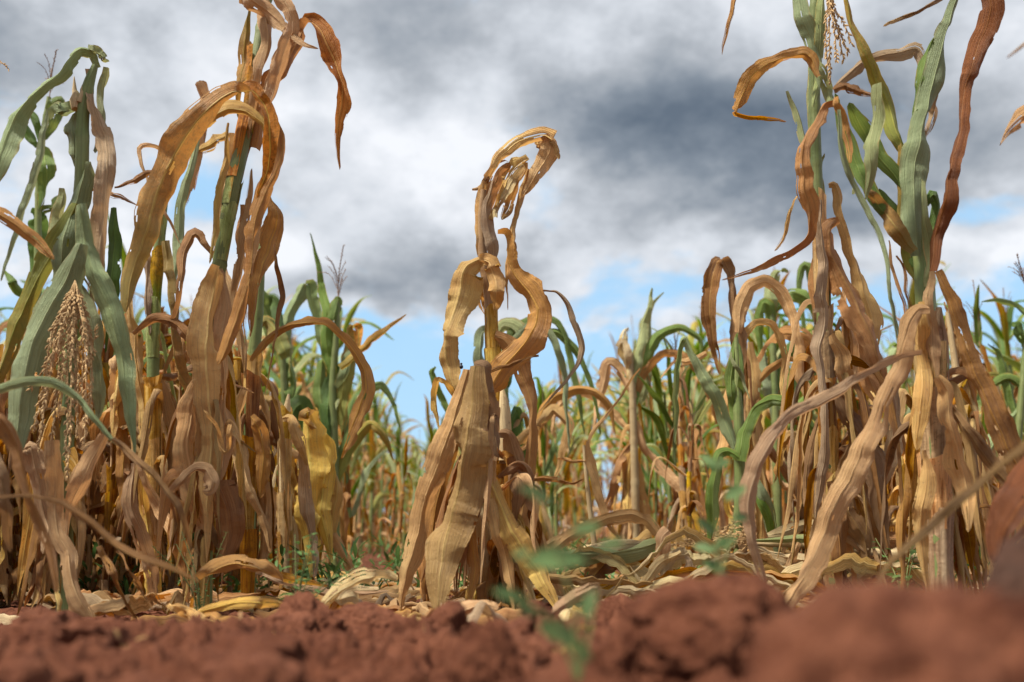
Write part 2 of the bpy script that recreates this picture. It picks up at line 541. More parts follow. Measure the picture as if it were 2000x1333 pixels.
def ribbon(C, Wd, wid, rng, curl=0.6, ripple=0.10, rag=0.05, holes=0, tear=0, us=US, fold=0.25, mi=0, wild=.5, pleat=.25, crumple=.07):
    """leaf blade: C centre line, Wd unit width directions, wid real widths"""
    n = len(C)
    T = norm(np.gradient(C, axis=0))
    Wd = norm(Wd - (Wd*T).sum(1)[:, None]*T)
    N = np.cross(Wd, T)
    t = np.linspace(0, 1, n)
    Ltot = np.linalg.norm(np.diff(C, axis=0), axis=1).sum()
    k1 = max(3, int(Ltot/0.055)); k2 = max(6, int(Ltot/0.018))
    k1 = max(3, int(Ltot/rng.uniform(.06, .11)))
    eL = vnoise1(rng, n, k1); eR = vnoise1(rng, n, k1+1)
    fL = vnoise1(rng, n, k2, True); fR = vnoise1(rng, n, k2, True)
    # stretches of flat edge between the waves
    eL = eL*np.clip(vnoise1(rng, n, 4)+.6, .15, 1.3); eR = eR*np.clip(vnoise1(rng, n, 4)+.6, .15, 1.3)
    jl = rng.uniform(-1, 1, n); jr = rng.uniform(-1, 1, n)
    U = us[None, :]*np.ones((n, 1))
    left = U < 0
    hw = (wid/2)[:, None]
    redge = 1 + rag*np.where(left, (eL*1.2+fL+jl*.35)[:, None], (eR*1.2+fR+jr*.35)[:, None])*np.abs(U)**3
    # each half of the blade folds about the midrib and rolls on its own
    m = len(us); c0 = int(np.argmin(np.abs(us)))
    lat = np.zeros((n, m)); dep = np.zeros((n, m))
    kf = max(3, int(Ltot/.10))
    pl = rng.uniform(18, 30); pa = rng.uniform(0, 6, 2)
    for sg, cols in ((1, range(c0+1, m)), (-1, range(c0-1, -1, -1))):
        fs = fold*(1+1.5*vnoise1(rng, n, kf)) + wild*np.maximum(0, vnoise1(rng, n, kf))**1.5
        cs_ = curl*(.8+.9*vnoise1(rng, n, kf)) + wild*.8*np.maximum(0, vnoise1(rng, n, kf+2))
        px_ = 0.0; pd = 0.0; pu = 0.0
        for j in cols:
            uj = abs(us[j]); du = uj-pu; um = (uj+pu)/2
            thm = fs + cs_*um + pleat*np.sin(um*pl+pa[0]+fs*2)*.9 + .5*(pleat*np.sin(um*pl*2.3+pa[1]))
            px_ = px_+np.cos(thm)*du; pd = pd+np.sin(thm)*du; pu = uj
            lat[:, j] = sg*px_; dep[:, j] = pd
    lat = lat*redge
    dep = dep*redge
    rp = np.where(left, (eL+.45*fL)[:, None], (eR+.45*fR)[:, None])
    dep = dep + ripple*4*rp*np.abs(U)**1.8 * np.minimum(1, .5+t*4)[:, None]
    # crumpling across the blade
    cr_ = .8*vnoise1(rng, n, max(6, int(Ltot/.022)), True)[:, None]*vnoise1(rng, m, 5, True)[None, :]+.5*vnoise1(rng, n, max(8, int(Ltot/.012)), True)[:, None]*vnoise1(rng, m, 9, True)[None, :]
    dep = dep + cr_*crumple*(.3+np.abs(U))
    ribh = np.where(np.abs(U) < .03, .0016, 0.0)
    V = C[:, None, :] + Wd[:, None, :]*(hw*lat)[:, :, None] + N[:, None, :]*(hw*dep - ribh)[:, :, None]
    i = np.arange(n-1)[:, None]*m + np.arange(m-1)[None, :]
    F = np.stack([i, i+1, i+m+1, i+m], -1).reshape(-1, 4)
    keep = np.ones((n-1, m-1), bool)
    for _ in range(holes):
        ci = rng.integers(int(n*.15), max(int(n*.15)+1, int(n*.9))); cj = rng.integers(1, m-2)
        for q in range(rng.integers(1, 4)):
            ln = rng.integers(1, 4)
            keep[ci+q:ci+q+ln, min(m-2, cj+rng.integers(0, 2)*(q > 0)):][:, :1] = False
    for _ in range(tear):
        ci = rng.integers(int(n*.2), max(int(n*.2)+1, int(n*.85)))
        side = rng.random() < .5
        if rng.random() < .8:      # ragged bite out of the edge
            dpt = rng.integers(1, 5)
            for q in range(dpt):
                cj = q if side else m-2-q
                keep[ci+rng.integers(0, 2)+q//2:ci+1+(dpt-q)+rng.integers(0, 2), cj] = False
        else:                       # split running along the veins
            cj = rng.integers(1, 6); ln = rng.integers(4, 12)
            cj = cj if side else m-2-cj
            cj = int(np.clip(cj, 0, m-2))
            keep[ci:ci+ln, cj] = False
    if tear > 1:                    # frayed tip
        for q in range(rng.integers(1, 4)):
            cj = rng.integers(1, m-1); keep[n-1-rng.integers(4, 14):, cj] = False
    F = F[keep.ravel()]
    UV = np.stack([(U+1)/2, t[:, None]*np.ones_like(U)], -1).reshape(-1, 2)
    return MD().add(V.reshape(-1, 3), F, UV, mi)


def tube(C, rad, sides=9, rng=None, ridge=0.0, cap=True, mi=0, jag=0.0):
    C = np.asarray(C, float); n = len(C)
    T = norm(np.gradient(C, axis=0))
    ref = np.array([0.3, 1, 0.1])
    A = norm(np.cross(T, ref)); B = np.cross(T, A)
    th = np.linspace(0, 2*np.pi, sides, endpoint=False)
    rr = np.asarray(rad)[:, None]*(1+ridge*np.cos(th*3+1)[None, :]+ridge*.6*np.cos(th*5+2)[None, :])
    V = C[:, None, :] + (A[:, None, :]*np.cos(th)[None, :, None]+B[:, None, :]*np.sin(th)[None, :, None])*rr[:, :, None]
    i = np.arange(n-1)[:, None]*sides
    j = np.arange(sides)[None, :]; j2 = (np.arange(sides)+1) % sides
    F = np.stack([i+j, i+j2[None, :], i+sides+j2[None, :], i+sides+j], -1).reshape(-1, 4)
    UV = np.stack([np.abs(th/np.pi-1)[None, :]*np.ones((n, 1)), np.linspace(0, 1, n)[:, None]*np.ones((1, sides))], -1).reshape(-1, 2)
    md = MD().add(V.reshape(-1, 3), F, UV, mi)
    if cap:
        for e0, c in ((0, C[0]), (n-1, C[-1])):
            vv = np.vstack([V[e0], c[None, :]])
            ff = [[k, (k+1) % sides, sides] for k in range(sides)]
            md.add(vv, ff, None, mi)
    return md


# ------------------------------------------------------------------ ground
GR = np.random.default_rng(5)
_perm = GR.permutation(512)
_val = GR.uniform(-1, 1, 512)


def vnoise2(x, y, off=0):
    xi = np.floor(x).astype(int); yi = np.floor(y).astype(int)
    fx = x-xi; fy = y-yi
    fx = fx*fx*(3-2*fx); fy = fy*fy*(3-2*fy)

    def h(a, b):
        return _val[(_perm[(a+off*17) & 511] + b*7 + off) & 511]
    return (h(xi, yi)*(1-fx)+h(xi+1, yi)*fx)*(1-fy)+(h(xi, yi+1)*(1-fx)+h(xi+1, yi+1)*fx)*fy


def fbm2(x, y, sc, octv=4, off=0, billow=False):
    s = 0; a = 1.0; tot = 0
    for k in range(octv):
        n = vnoise2(x*sc+k*13.7, y*sc-k*7.3, off+k)
        s = s + a*(np.abs(n)*2-1 if billow else n); tot += a
        a *= 0.52; sc *= 2.05
    return s/tot


def smooth(x, a, b):
    q = np.clip((x-a)/(b-a), 0, 1)
    return q*q*(3-2*q)


def ground_h(x, y):
    x = np.asarray(x, float); y = np.asarray(y, float)
    near = 1-smooth(y, 1.05, 1.75)
    h = near*0.057
    # broken ploughed soil, cloddy near the camera
    r = np.sqrt(x*x+y*y)
    fade = 1-smooth(r, 2.2, 5.5)*0.75
    h = h + fbm2(x, y, 5.5, 3, 3)*0.016*(0.4+near)
    h = h - fbm2(x, y, 19, 4, 9, True)*0.026*(0.35+near*.9)*fade
    h = h - fbm2(x, y, 48, 3, 22, True)*0.011*fade*(.4+near*.6)
    h = h - fbm2(x, y, 120, 2, 31, True)*0.0045*fade
    h = h + smooth(r, 6, 60)*fbm2(x, y, .05, 2, 40)*0.25
    # low ridge to the right foreground
    h = h + 0.018*near*smooth(x, 0.05, 0.35)*(1-smooth(y, .5, 1.1))
    # hollow under the camera
    h = h - 0.05*(1-smooth(r, .12, .4))
    return h


rings = np.concatenate([[0.02], np.geomspace(0.10, .55, 50), np.linspace(.56, 2.0, 360), np.geomspace(2.01, 6.0, 110), np.geomspace(6.2, 700, 60)])
angf = np.linspace(-R(34), R(34), 500)
angb = np.linspace(R(34), R(326), 60)[1:-1]
ang = np.concatenate([angf, angb])
Rg, Ag = np.meshgrid(rings, ang, indexing='ij')
X = Rg*np.sin(Ag); Y = Rg*np.cos(Ag)
Z = ground_h(X, Y)
gm = MD()
nr, na = X.shape
ii = np.arange(nr-1)[:, None]*na
jj = np.arange(na)[None, :]; j2 = (np.arange(na)+1) % na
F = np.stack([ii+jj, ii+na+jj, ii+na+j2[None, :], ii+j2[None, :]], -1).reshape(-1, 4)
gm.add(np.stack([X, Y, Z], -1).reshape(-1, 3), F, None)
go = gm.obj('ground', 'soil')
go['kind'] = 'structure'


def icos(sub):
    import bmesh
    bm = bmesh.new()
    bmesh.ops.create_icosphere(bm, subdivisions=sub, radius=1.0)
    v = np.array([q.co[:] for q in bm.verts]); f = np.array([[q.index for q in ff.verts] for ff in bm.faces])
    bm.free()
    return v, f


def noise3(v, sc, seed):
    return (vnoise2(v[:, 0]*sc+seed, v[:, 1]*sc+v[:, 2]*sc*.7, seed % 40)+vnoise2(v[:, 2]*sc-seed, v[:, 0]*sc*.6+v[:, 1]*sc, (seed+7) % 40)
            + vnoise2(v[:, 1]*sc+seed*.3, v[:, 2]*sc+v[:, 0]*.5*sc, (seed+13) % 40))/3


def clod(loc, size, seed, sub=6, rough=.22):
    v, f = icos(sub)
    r = 1 + noise3(v, 1.6, seed)*rough*1.6 - np.abs(noise3(v, 4, seed+3))*rough*1.1 + noise3(v, 9, seed+5)*rough*.42 + noise3(v, 22, seed+9)*rough*.22
    if sub > 4:
        r = r + noise3(v, 40, seed+11)*rough*.2 - np.abs(noise3(v, 75, seed+15))*rough*.16
    vv = v*r[:, None]*np.asarray(size)
    vv[:, 2] = np.maximum(vv[:, 2], -size[2]*.8)
    md = MD().add(vv, f)
    ob = md.obj('soil_clod', 'soil')
    ob.location = loc
    return ob


def on_ground(px, d, dz=0.0):
    x = (px-1000)/FPX*d/math.cos(TH)*1.02
    return (x, d, float(ground_h(x, d))+dz)


def clodp(px, d, wpx, top, depthf, seed, label, hf=None):
    sub = 6 if d > .7 and d < 1.4 and wpx > 140 else 5
    """clod seen centred on px, wpx wide, its top at row top"""
    s = d/FPX*1.02
    top3 = P(px, top, d)
    rx = wpx/2*s
    gz = float(ground_h(top3[0], d))
    rz = max(0.012, (top3[2]-gz)*1.0) if hf is None else hf
    cz = top3[2]-rz*1.0
    o = clod((top3[0], d, cz), (rx, rx*depthf, rz), seed, sub)
    tag(o, label, 'soil clod')
    return o


clodp(592, 1.28, 150, 1158, .9, 3, 'rounded red soil clod left of centre in front of the pale fallen leaf')
clodp(715, 1.30, 210, 1180, .8, 8, 'wide crumbly red soil clod between the rounded clod and the central plant')
clodp(948, .80, 165, 1222, .9, 12, 'squat red clod at the bottom centre, in front of the central plant')
clodp(1372, .74, 350, 1112, .9, 19, 'big blurred red clod right of the foreground weed')
clodp(1760, .46, 640, 1108, .8, 26, 'largest out-of-focus red clod filling the bottom right corner')
clodp(1205, 1.45, 100, 1168, .9, 31, 'small dark crumbly clod just left of the big blurred clod')
clodp(2000, .62, 190, 1045, .9, 37, 'dark brown blurred lump at the right edge, above the biggest clod', hf=.05).data.materials[0] = LM['soil_dark']
clodp(250, 1.1, 190, 1222, .9, 41, 'broad reddish clod in the left foreground')
clodp(60, 1.0, 170, 1215, .9, 47, 'crumbly clod at the bottom left corner')
rg = np.random.default_rng(77)
cl_meshes = []
for k in range(10):
    o_ = clod((0, 0, -5), (1, 1, .75), 60+k*3, sub=4, rough=.3)
    cl_meshes.append(o_.data)
    bpy.data.objects.remove(o_)
for k in range(260):
    y = rg.uniform(.62, 1.9) if k < 220 else rg.uniform(1.9, 3.4)
    x = rg.uniform(-.56, .56)*y
    s = rg.choice([.007, .012, .020, .034], p=[.3, .3, .25, .15])*rg.uniform(.8, 1.3)
    o_ = bpy.data.objects.new('soil_clod', cl_meshes[k % 10])
    COL.objects.link(o_)
    o_.location = (x, y, float(ground_h(x, y))+s*.15)
    o_.scale = (s, s*rg.uniform(.8, 1.2), s*rg.uniform(.7, 1))
    o_.rotation_euler = (rg.uniform(-.5, .5), rg.uniform(-.5, .5), rg.uniform(0, 6))
    pxx = 1000+FPX*x/y
    lb = ('tiny crumb' if s < .009 else 'small crumb' if s < .016 else 'lump' if s < .026 else 'fist-sized clod')+' of red soil on the '+('nearest' if y < .95 else 'middle' if y < 1.4 else 'far')+' bare ground '+('at the far left' if pxx < 250 else 'left of centre' if pxx < 700 else 'before the central plant' if pxx < 1150 else 'right of centre' if pxx < 1500 else 'at the far right')
    tag(o_, lb, 'soil clod', lb)

# ------------------------------------------------------------------ leaf from traced directions


def env(t):
    return np.where(t < .12, .55+.45*t/.12, 1.0)*np.clip((1-t)/.45, 0, 1)**.62


def traced(pts, d, rng, depth_amp=0.03, curl=.7, n=None, tau=.30, **kw):
    """pts rows (px, py, visible width [, distance offset]); negative width shows the other side"""
    A = []
    for q in pts:
        dz = q[3] if len(q) > 3 else 0.0
        A.append([*P(q[0], q[1], d+dz), q[2]*(d+dz)/FPX])
    C, Lt = spline(A, n or int(np.clip(30 + 0, 30, 110)))
    n = n or int(np.clip(Lt/0.0055, 26, 140))
    C, Lt = spline(A, n, tau)
    w = C[:, 3]; C = C[:, :3].copy()
    t = np.linspace(0, 1, n)
    bump = vnoise1(rng, n, 3)*depth_amp*smooth(t, 0, .3)
    jit = (vnoise1(rng, n, max(4, int(Lt/.07)), True)*.0042+vnoise1(rng, n, max(6, int(Lt/.025)), True)*.0016)*smooth(t, 0, .1)
    view = norm(C-CAM)
    C = C + view*(bump+jit*2)[:, None] + norm(np.cross(np.gradient(C, axis=0), view))*jit[:, None]
    T = norm(np.gradient(C, axis=0))
    perp = norm(np.cross(T, view))
    mx = np.abs(w).max()
    w = w*1.13
    real = np.maximum(np.abs(w)*1.04, mx*env(t)*.8)
    real = np.convolve(np.pad(real, 3, 'edge'), np.ones(7)/7, 'valid')
    real = real*(1+.14*vnoise1(rng, n, max(4, int(Lt/.05)), True))
    real[-1] = min(real[-1], .0012)
    cs = np.clip(w/np.maximum(real, 1e-6), -.98, .98)
    sg = 1 if rng.random() < .5 else -1
    phi = np.arccos(cs)*sg
    phi = phi + vnoise1(rng, n, 5)*.16
    view_t = norm(np.cross(perp, T))
    Wd = perp*np.cos(phi)[:, None]+view_t*np.sin(phi)[:, None]
    return ribbon(C, Wd, real, rng, curl=curl, **kw)


DRY = dict(tan=1, rust=1, ochre=1, grey=1, pink=1, brown=1, umber=1, yellow=1, straw=1)
_seed = [100]


def leaves(parent, d, specs):
    for sp_ in specs:
        mat, pts = sp_[0], sp_[1]
        kw = dict(sp_[2]) if len(sp_) > 2 else {}
        _seed[0] += 1
        rng = np.random.default_rng(_seed[0])
        dd = d + kw.pop('d', 0.0)
        name = kw.pop('name', 'leaf')
        lab = kw.pop('label', None)
        if mat in DRY:
            k = dict(curl=.45, ripple=.085, rag=.075, holes=1, tear=2, fold=.26, wild=.65, pleat=.33, crumple=.13)
        else:
            k = dict(curl=.5, ripple=.045, rag=.03, holes=1, tear=1, fold=.3, wild=.45, pleat=.2, crumple=.04, tau=.36)
        k.update(kw)
        if 'curl' in kw: k['curl'] = k['curl']*.7
        md = traced(pts, dd, rng, **k)
        loc = np.array(parent.location)
        for i in range(len(md.v)):
            md.v[i] = md.v[i]-loc
        o_ = md.obj(name, mat, parent)
        if lab: o_['label'] = lab


def stalk(parent, d, pts, mat, nodes=None, name='stalk', ridge=.06, seed=1, sides=12, bulge=.16):
    rng = np.random.default_rng(seed)
    A = [[*P(q[0], q[1], d+(q[3] if len(q) > 3 else 0)), q[2]*d/FPX/2] for q in pts]
    C, Lt = spline(A, max(12, int(np.sum(np.linalg.norm(np.diff(np.array(A)[:, :3], axis=0), axis=1))/.012)))
    n = len(C)
    rad = C[:, 3].copy()
    s = np.linspace(0, Lt, n)
    k = 0.06
    while k < Lt:
        rad *= 1+bulge*np.exp(-((s-k)/.006)**2)
        k += rng.uniform(.10, .15)
    md = tube(C[:, :3]-np.array(parent.location), rad, sides, ridge=ridge)
    return md.obj(name, mat, parent)


def sheath(parent, base, top, r, mat, rng, open_=.75, flare=1.35, n=16, name='sheath', local=True):
    """dry leaf sheath wrapped round an internode, open down one side, ragged top"""
    base = np.asarray(base, float); top = np.asarray(top, float)
    ax = norm(top-base)
    A = norm(np.cross(ax, [rng.uniform(-1, 1), 1, .1])); B = np.cross(ax, A)
    m = 13
    th0 = rng.uniform(0, 6.28)
    th = th0 + np.linspace(-math.pi*open_, math.pi*open_, m)
    t = np.linspace(0, 1, n)
    rr = r*(1.12 + (flare-1.12)*t**2 + .1*vnoise1(rng, n, 3))
    wob = vnoise1(rng, m, 5)
    V = np.zeros((n, m, 3))
    Lh = np.linalg.norm(top-base)
    for i in range(n):
        e2 = 1+.28*t[i]*np.abs(np.linspace(-1, 1, m))**2*(.6+.5*wob)
        hgt = t[i]*Lh*(1+.12*wob*t[i])
        rad = rr[i]*e2*(1+.05*np.cos(th*6))
        V[i] = base+ax*hgt[:, None]+(A[None, :]*np.cos(th)[:, None]+B[None, :]*np.sin(th)[:, None])*rad[:, None]
    i = np.arange(n-1)[:, None]*m + np.arange(m-1)[None, :]
    F = np.stack([i, i+1, i+m+1, i+m], -1).reshape(-1, 4)
    UV = np.stack([np.linspace(0, 1, m)[None, :]*np.ones((n, 1)), t[:, None]*np.ones((1, m))], -1).reshape(-1, 2)
    md = MD().add((V.reshape(-1, 3) - (np.array(parent.location) if local else 0)), F, UV)
    return md.obj(name, mat, parent) if parent is not None else md


def sheaths(parent, d, pts, mats, seed, step=.13, open_=.8, k0=0.0, fl=1.4):
    """sheaths all the way along a traced stalk (given from the top down)"""
    rng = np.random.default_rng(seed)
    A = [[*P(q[0], q[1], d+(q[3] if len(q) > 3 else 0)), q[2]*d/FPX/2] for q in pts][::-1]
    C, Lt = spline(A, 60)
    s = np.linspace(0, Lt, 60)
    k = k0
    while k+.05 < Lt:
        k2 = min(Lt, k+step*rng.uniform(.95, 1.35))
        a = [np.interp(k, s, C[:, c]) for c in range(4)]
        b = [np.interp(k2, s, C[:, c]) for c in range(4)]
        sheath(parent, a[:3], b[:3], (a[3]+b[3])/2, mats[rng.integers(len(mats))], rng, open_=open_*rng.uniform(.85, 1.1), flare=rng.uniform(1.2, fl))
        k += step*rng.uniform(.8, 1.0)


#SKIRT
# ------------------------------------------------------------------ generic growth


def grow_path(origin, azi, length, e0, bend, kink, rng, n, drift=.5, ftip=-1.45, k0=.25):
    """blade path: rises at e0, bends over; kink = sharpness of the fold"""
    t = np.linspace(0, 1, n)
    tgt = ftip
    s = 1/(1+np.exp(-(t-k0)/kink))
    s = (s-s[0])/(s[-1]-s[0])
    el_ = e0+(tgt-e0)*s*bend + vnoise1(rng, n, 4)*.12
    az_ = azi+vnoise1(rng, n, 3)*drift*t*1.5
    D = np.stack([np.cos(el_)*np.cos(az_), np.cos(el_)*np.sin(az_), np.sin(el_)], -1)
    C = np.cumsum(D*length/n, axis=0)
    C = np.vstack([[0, 0, 0], C[:-1]])+np.asarray(origin)
    Wd = np.stack([-np.sin(az_), np.cos(az_), 0*az_], -1)
    return C, Wd


def rotate_about(Wd, T, ang):
    N = np.cross(T, Wd)
    return Wd*np.cos(ang)[:, None]+N*np.sin(ang)[:, None]


def grow_leaf(origin, azi, length, width, dry, rng, n=34, us=US, zmin=None, holes=1):
    if dry:
        e0 = rng.uniform(.6, 1.4) if rng.random() < .4 else rng.uniform(-.4, .7); kink = rng.uniform(.02, .09); k0 = rng.uniform(.03, .20) if rng.random() < .75 else rng.uniform(.2, .5); bend = rng.uniform(.92, 1.04)
        C, Wd = grow_path(origin, azi, length, e0, bend, kink, rng, n, drift=.6, k0=k0)
        # dead blades hang close to the stalk
        tw = vnoise1(rng, n, 3)*rng.uniform(.5, 2.6)
        curl = rng.uniform(.7, 1.9)
    else:
        e0 = rng.uniform(1.0, 1.45); kink = rng.uniform(.03, .16); k0 = rng.uniform(.3, .85); bend = rng.uniform(.15, .85)
        C, Wd = grow_path(origin, azi, length, e0, bend, kink, rng, n, drift=.4, k0=k0)
        tw = vnoise1(rng, n, 2)*rng.uniform(.1, 1.1)
        curl = rng.uniform(.5, 1.3)
    if zmin is not None:
        over = np.minimum(0, C[:, 2]-zmin)
        C[:, 2] -= over*.97
        C[:, 0] += np.cos(azi)*(-over)*.6; C[:, 1] += np.sin(azi)*(-over)*.6
    T = norm(np.gradient(C, axis=0))
    Wd = norm(Wd-(Wd*T).sum(1)[:, None]*T)
    Wd = rotate_about(Wd, T, tw)
    t = np.linspace(0, 1, n)
    wid = width*env(t); wid[-1] = .001
    return ribbon(C, Wd, wid, rng, curl=curl*.6, ripple=.09 if dry else .045, rag=.09 if dry else .03,
                  holes=holes if dry else 0, tear=1 if dry else 0, us=us, fold=.25, wild=1.1 if dry else .4, pleat=.2 if dry else .1, crumple=.08 if dry else .03)


_sv, _sf = None, None


def spikelet(md, p, dirv, ln, r, mi=0):
    dirv = dirv/np.linalg.norm(dirv)
    a = np.cross(dirv, [0.31, .8, .52]); a /= np.linalg.norm(a); b = np.cross(dirv, a)
    m = p+dirv*ln*.45
    v = [p, m+a*r, m+b*r, m-a*r, m-b*r, p+dirv*ln]
    f = [[0, 1, 2], [0, 2, 3], [0, 3, 4], [0, 4, 1], [5, 2, 1], [5, 3, 2], [5, 4, 3], [5, 1, 4]]
    md.add(v, f, None, mi, smooth=False)


def tassel_branch(md, pts, rng, dens=.0055, ln=.010, r=.0018, stem=.0011, mi=0):
    C, Lt = spline(pts, max(6, int(Lt_(pts)/.012)))
    C = C[:, :3]
    md.join(tube(C, np.full(len(C), stem), 5, cap=False, mi=mi))
    T = norm(np.gradient(C, axis=0))
    n = int(Lt/dens)
    for k in range(n):
        f = (k+.5)/n
        if f < .08: continue
        i = f*(len(C)-1); i0 = int(i); q = C[i0]*(1-(i-i0))+C[min(i0+1, len(C)-1)]*(i-i0)
        tt = T[i0]
        sd_ = rng.normal(size=3); sd_ = sd_-sd_.dot(tt)*tt; sd_ /= np.linalg.norm(sd_)
        spikelet(md, q, tt*1.0+sd_*rng.uniform(.35, .8), ln*rng.uniform(.8, 1.25), r*rng.uniform(.8, 1.2), mi)


def Lt_(pts):
    p = np.asarray(pts, float)[:, :3]
    return np.linalg.norm(np.diff(p, axis=0), axis=1).sum()


def up_tassel(base, size, rng, nb=7, dens=.008, mi=0, ax=(0, 0, 1), dead=False):
    md = MD()
    ax = np.asarray(ax, float)
    base = np.asarray(base, float)
    tassel_branch(md, [base, base+ax*size*.5, base+ax*size*1.0+rng.normal(size=3)*.01], rng, dens, .009, .0016, .0016, mi)
    for k in range(nb):
        a = rng.uniform(0, 6.28); o = np.array([math.cos(a), math.sin(a), 0])
        h = rng.uniform(.05, .4)*size; l = size*rng.uniform(.45, .75)
        sp = rng.uniform(.25, .8)
        b0 = base+ax*h
        tassel_branch(md, [b0, b0+ax*l*.5+o*l*sp*.35, b0+ax*l*(.9-sp*.4)+o*l*sp*.8], rng, dens, .008, .0013, .0009, mi)
    return md


def gen_plant(seed, height, dry, res='mid', tas=True):
    """list of (name, MD, material). Stalk at origin. dry 0..1"""
    rng = np.random.default_rng(seed)
    us = {'hi': US, 'mid': US7, 'low': US5}[res]
    nl = {'hi': 34, 'mid': 22, 'low': 11}[res]
    parts = []
    n = 16
    t = np.linspace(0, 1, n)
    lean = rng.normal(size=2)*.05*height
    C = np.stack([lean[0]*t**2+vnoise1(rng, n, 2)*.012*t, lean[1]*t**2+vnoise1(rng, n, 2)*.012*t, t*height*.86-.01], -1)
    rad = (.0125-.0075*t)
    for k in range(2, n, 2):
        rad[k] *= 1.18
    smat = 'stalk_dry' if dry > .55 else 'stalk_green'
    parts.append(('stalk', tube(C, rad, 7 if res != 'low' else 5, ridge=.04), smat))
    azi = rng.uniform(0, math.pi)
    step = rng.uniform(.075, .10) if res != 'low' else .105
    z = .05
    k = 0
    while z < height*.84:
        f = z/(height*.86)
        o = np.array([np.interp(f, t, C[:, 0]), np.interp(f, t, C[:, 1]), z])
        a = azi+(k % 2)*math.pi+rng.normal()*.45
        # lower blades die first
        isdry = rng.random() < np.clip(dry*1.6-f*.75+.2, 0, 1) or f < .22
        ln = height*rng.uniform(.36, .58)*(1-.3*abs(f-.5))
        ln = max(.24, ln)
        wd = rng.uniform(.032, .060)*(1-.25*f)
        if isdry:
            mat = ['tan', 'rust', 'tan', 'pink', 'ochre', 'grey', 'brown', 'rust', 'rust'][rng.integers(9)]
            ln = min(ln, z+.16)
        else:
            mat = ['green', 'deepgreen', 'green', 'bluegreen', 'turning', 'palegreen'][rng.integers(6)] if dry < .5 else ['turning', 'turned', 'bluegreen', 'palegreen', 'green'][rng.integers(5)]
        parts.append(('leaf', grow_leaf(o, a, ln, wd, isdry, rng, nl, us, zmin=.008), mat))
        if isdry and res != 'low':
            f2 = min(1, (z+.09)/(height*.86))
            o2 = np.array([np.interp(f2, t, C[:, 0]), np.interp(f2, t, C[:, 1]), z+.095])
            parts.append(('sheath', sheath(None, o-[0, 0, .03], o2, np.interp(f, t, rad), mat, rng, n=8, flare=1.5, local=False), mat))
        z += step*rng.uniform(.8, 1.2)
        k += 1
    # top tuft
    for q in range(2 if res != 'low' else 1):
        a = rng.uniform(0, 6.28)
        isdry = rng.random() < dry*.9
        parts.append(('leaf', grow_leaf(C[-1]-[0, 0, .02], a, height*rng.uniform(.2, .34), .03, isdry, rng, nl, us), 'tan' if isdry else 'green'))
    if tas:
        parts.append(('tassel', up_tassel(C[-1], rng.uniform(.14, .22), rng, nb=6 if res != 'low' else 4, dens=.010 if res != 'low' else .05), 'tassel_brown'))
    return parts


def copy_tree(src, loc, rz, sc, label, group, cat='maize plant'):
    r = src.copy()
    COL.objects.link(r)
    r.location = loc; r.rotation_euler = (0, 0, rz); r.scale = (sc, sc, sc)
    tag(r, label, cat, group)
    for ch in src.children:
        c = ch.copy(); COL.objects.link(c); c.parent = r
    return r


# ================================================================== THE HERO PLANTS
def hero(px, d, label):
    loc = on_ground(px, d, 0)
    return thing('maize_plant', label, 'maize plant', (loc[0], loc[1], loc[2]-.01))


def zname(px):
    for e_, nm in ((120, 'at the left edge'), (240, 'behind the hanging tassel'), (370, 'behind the second plant from left'), (520, 'behind the broad orange leaf'), (700, 'beside the yellow-leaved plant'),
                   (860, 'in the open gap left of centre'), (1120, 'behind the central plant'), (1330, 'just right of the central plant'), (1490, 'behind the young green plant'), (1680, 'behind the first right-hand plant'), (1860, 'behind the stout right-hand plant')):
        if px < e_: return nm
    return 'at the right edge'


def skirt(parent, px, d, ytop, n, mats, seed, wmin=.03, wmax=.065, lmax=.5, spread=1.0):
    """dead blades hanging round the foot of a stalk"""
    rng = np.random.default_rng(seed)
    base = np.array(parent.location)
    zt = P(px, ytop, d)[2]
    for k in range(n):
        z = rng.uniform(.10, zt)
        o = np.array([P(px, 900, d)[0]+rng.normal()*.006, d+rng.normal()*.006, z])
        a = rng.uniform(0, 2*math.pi)
        md = grow_leaf(o, a, min(lmax, z+rng.uniform(-.02, .06)), rng.uniform(wmin, wmax), True, rng, 44, US, zmin=.012)
        # pull the blade in towards the stalk
        v = md.v[-1]
        q = np.minimum(1, spread*.55)
        v[:, :2] = o[:2]+(v[:, :2]-o[:2])*q
        md.v[-1] = v-base
        md.obj('leaf', mats[rng.integers(len(mats))], parent)


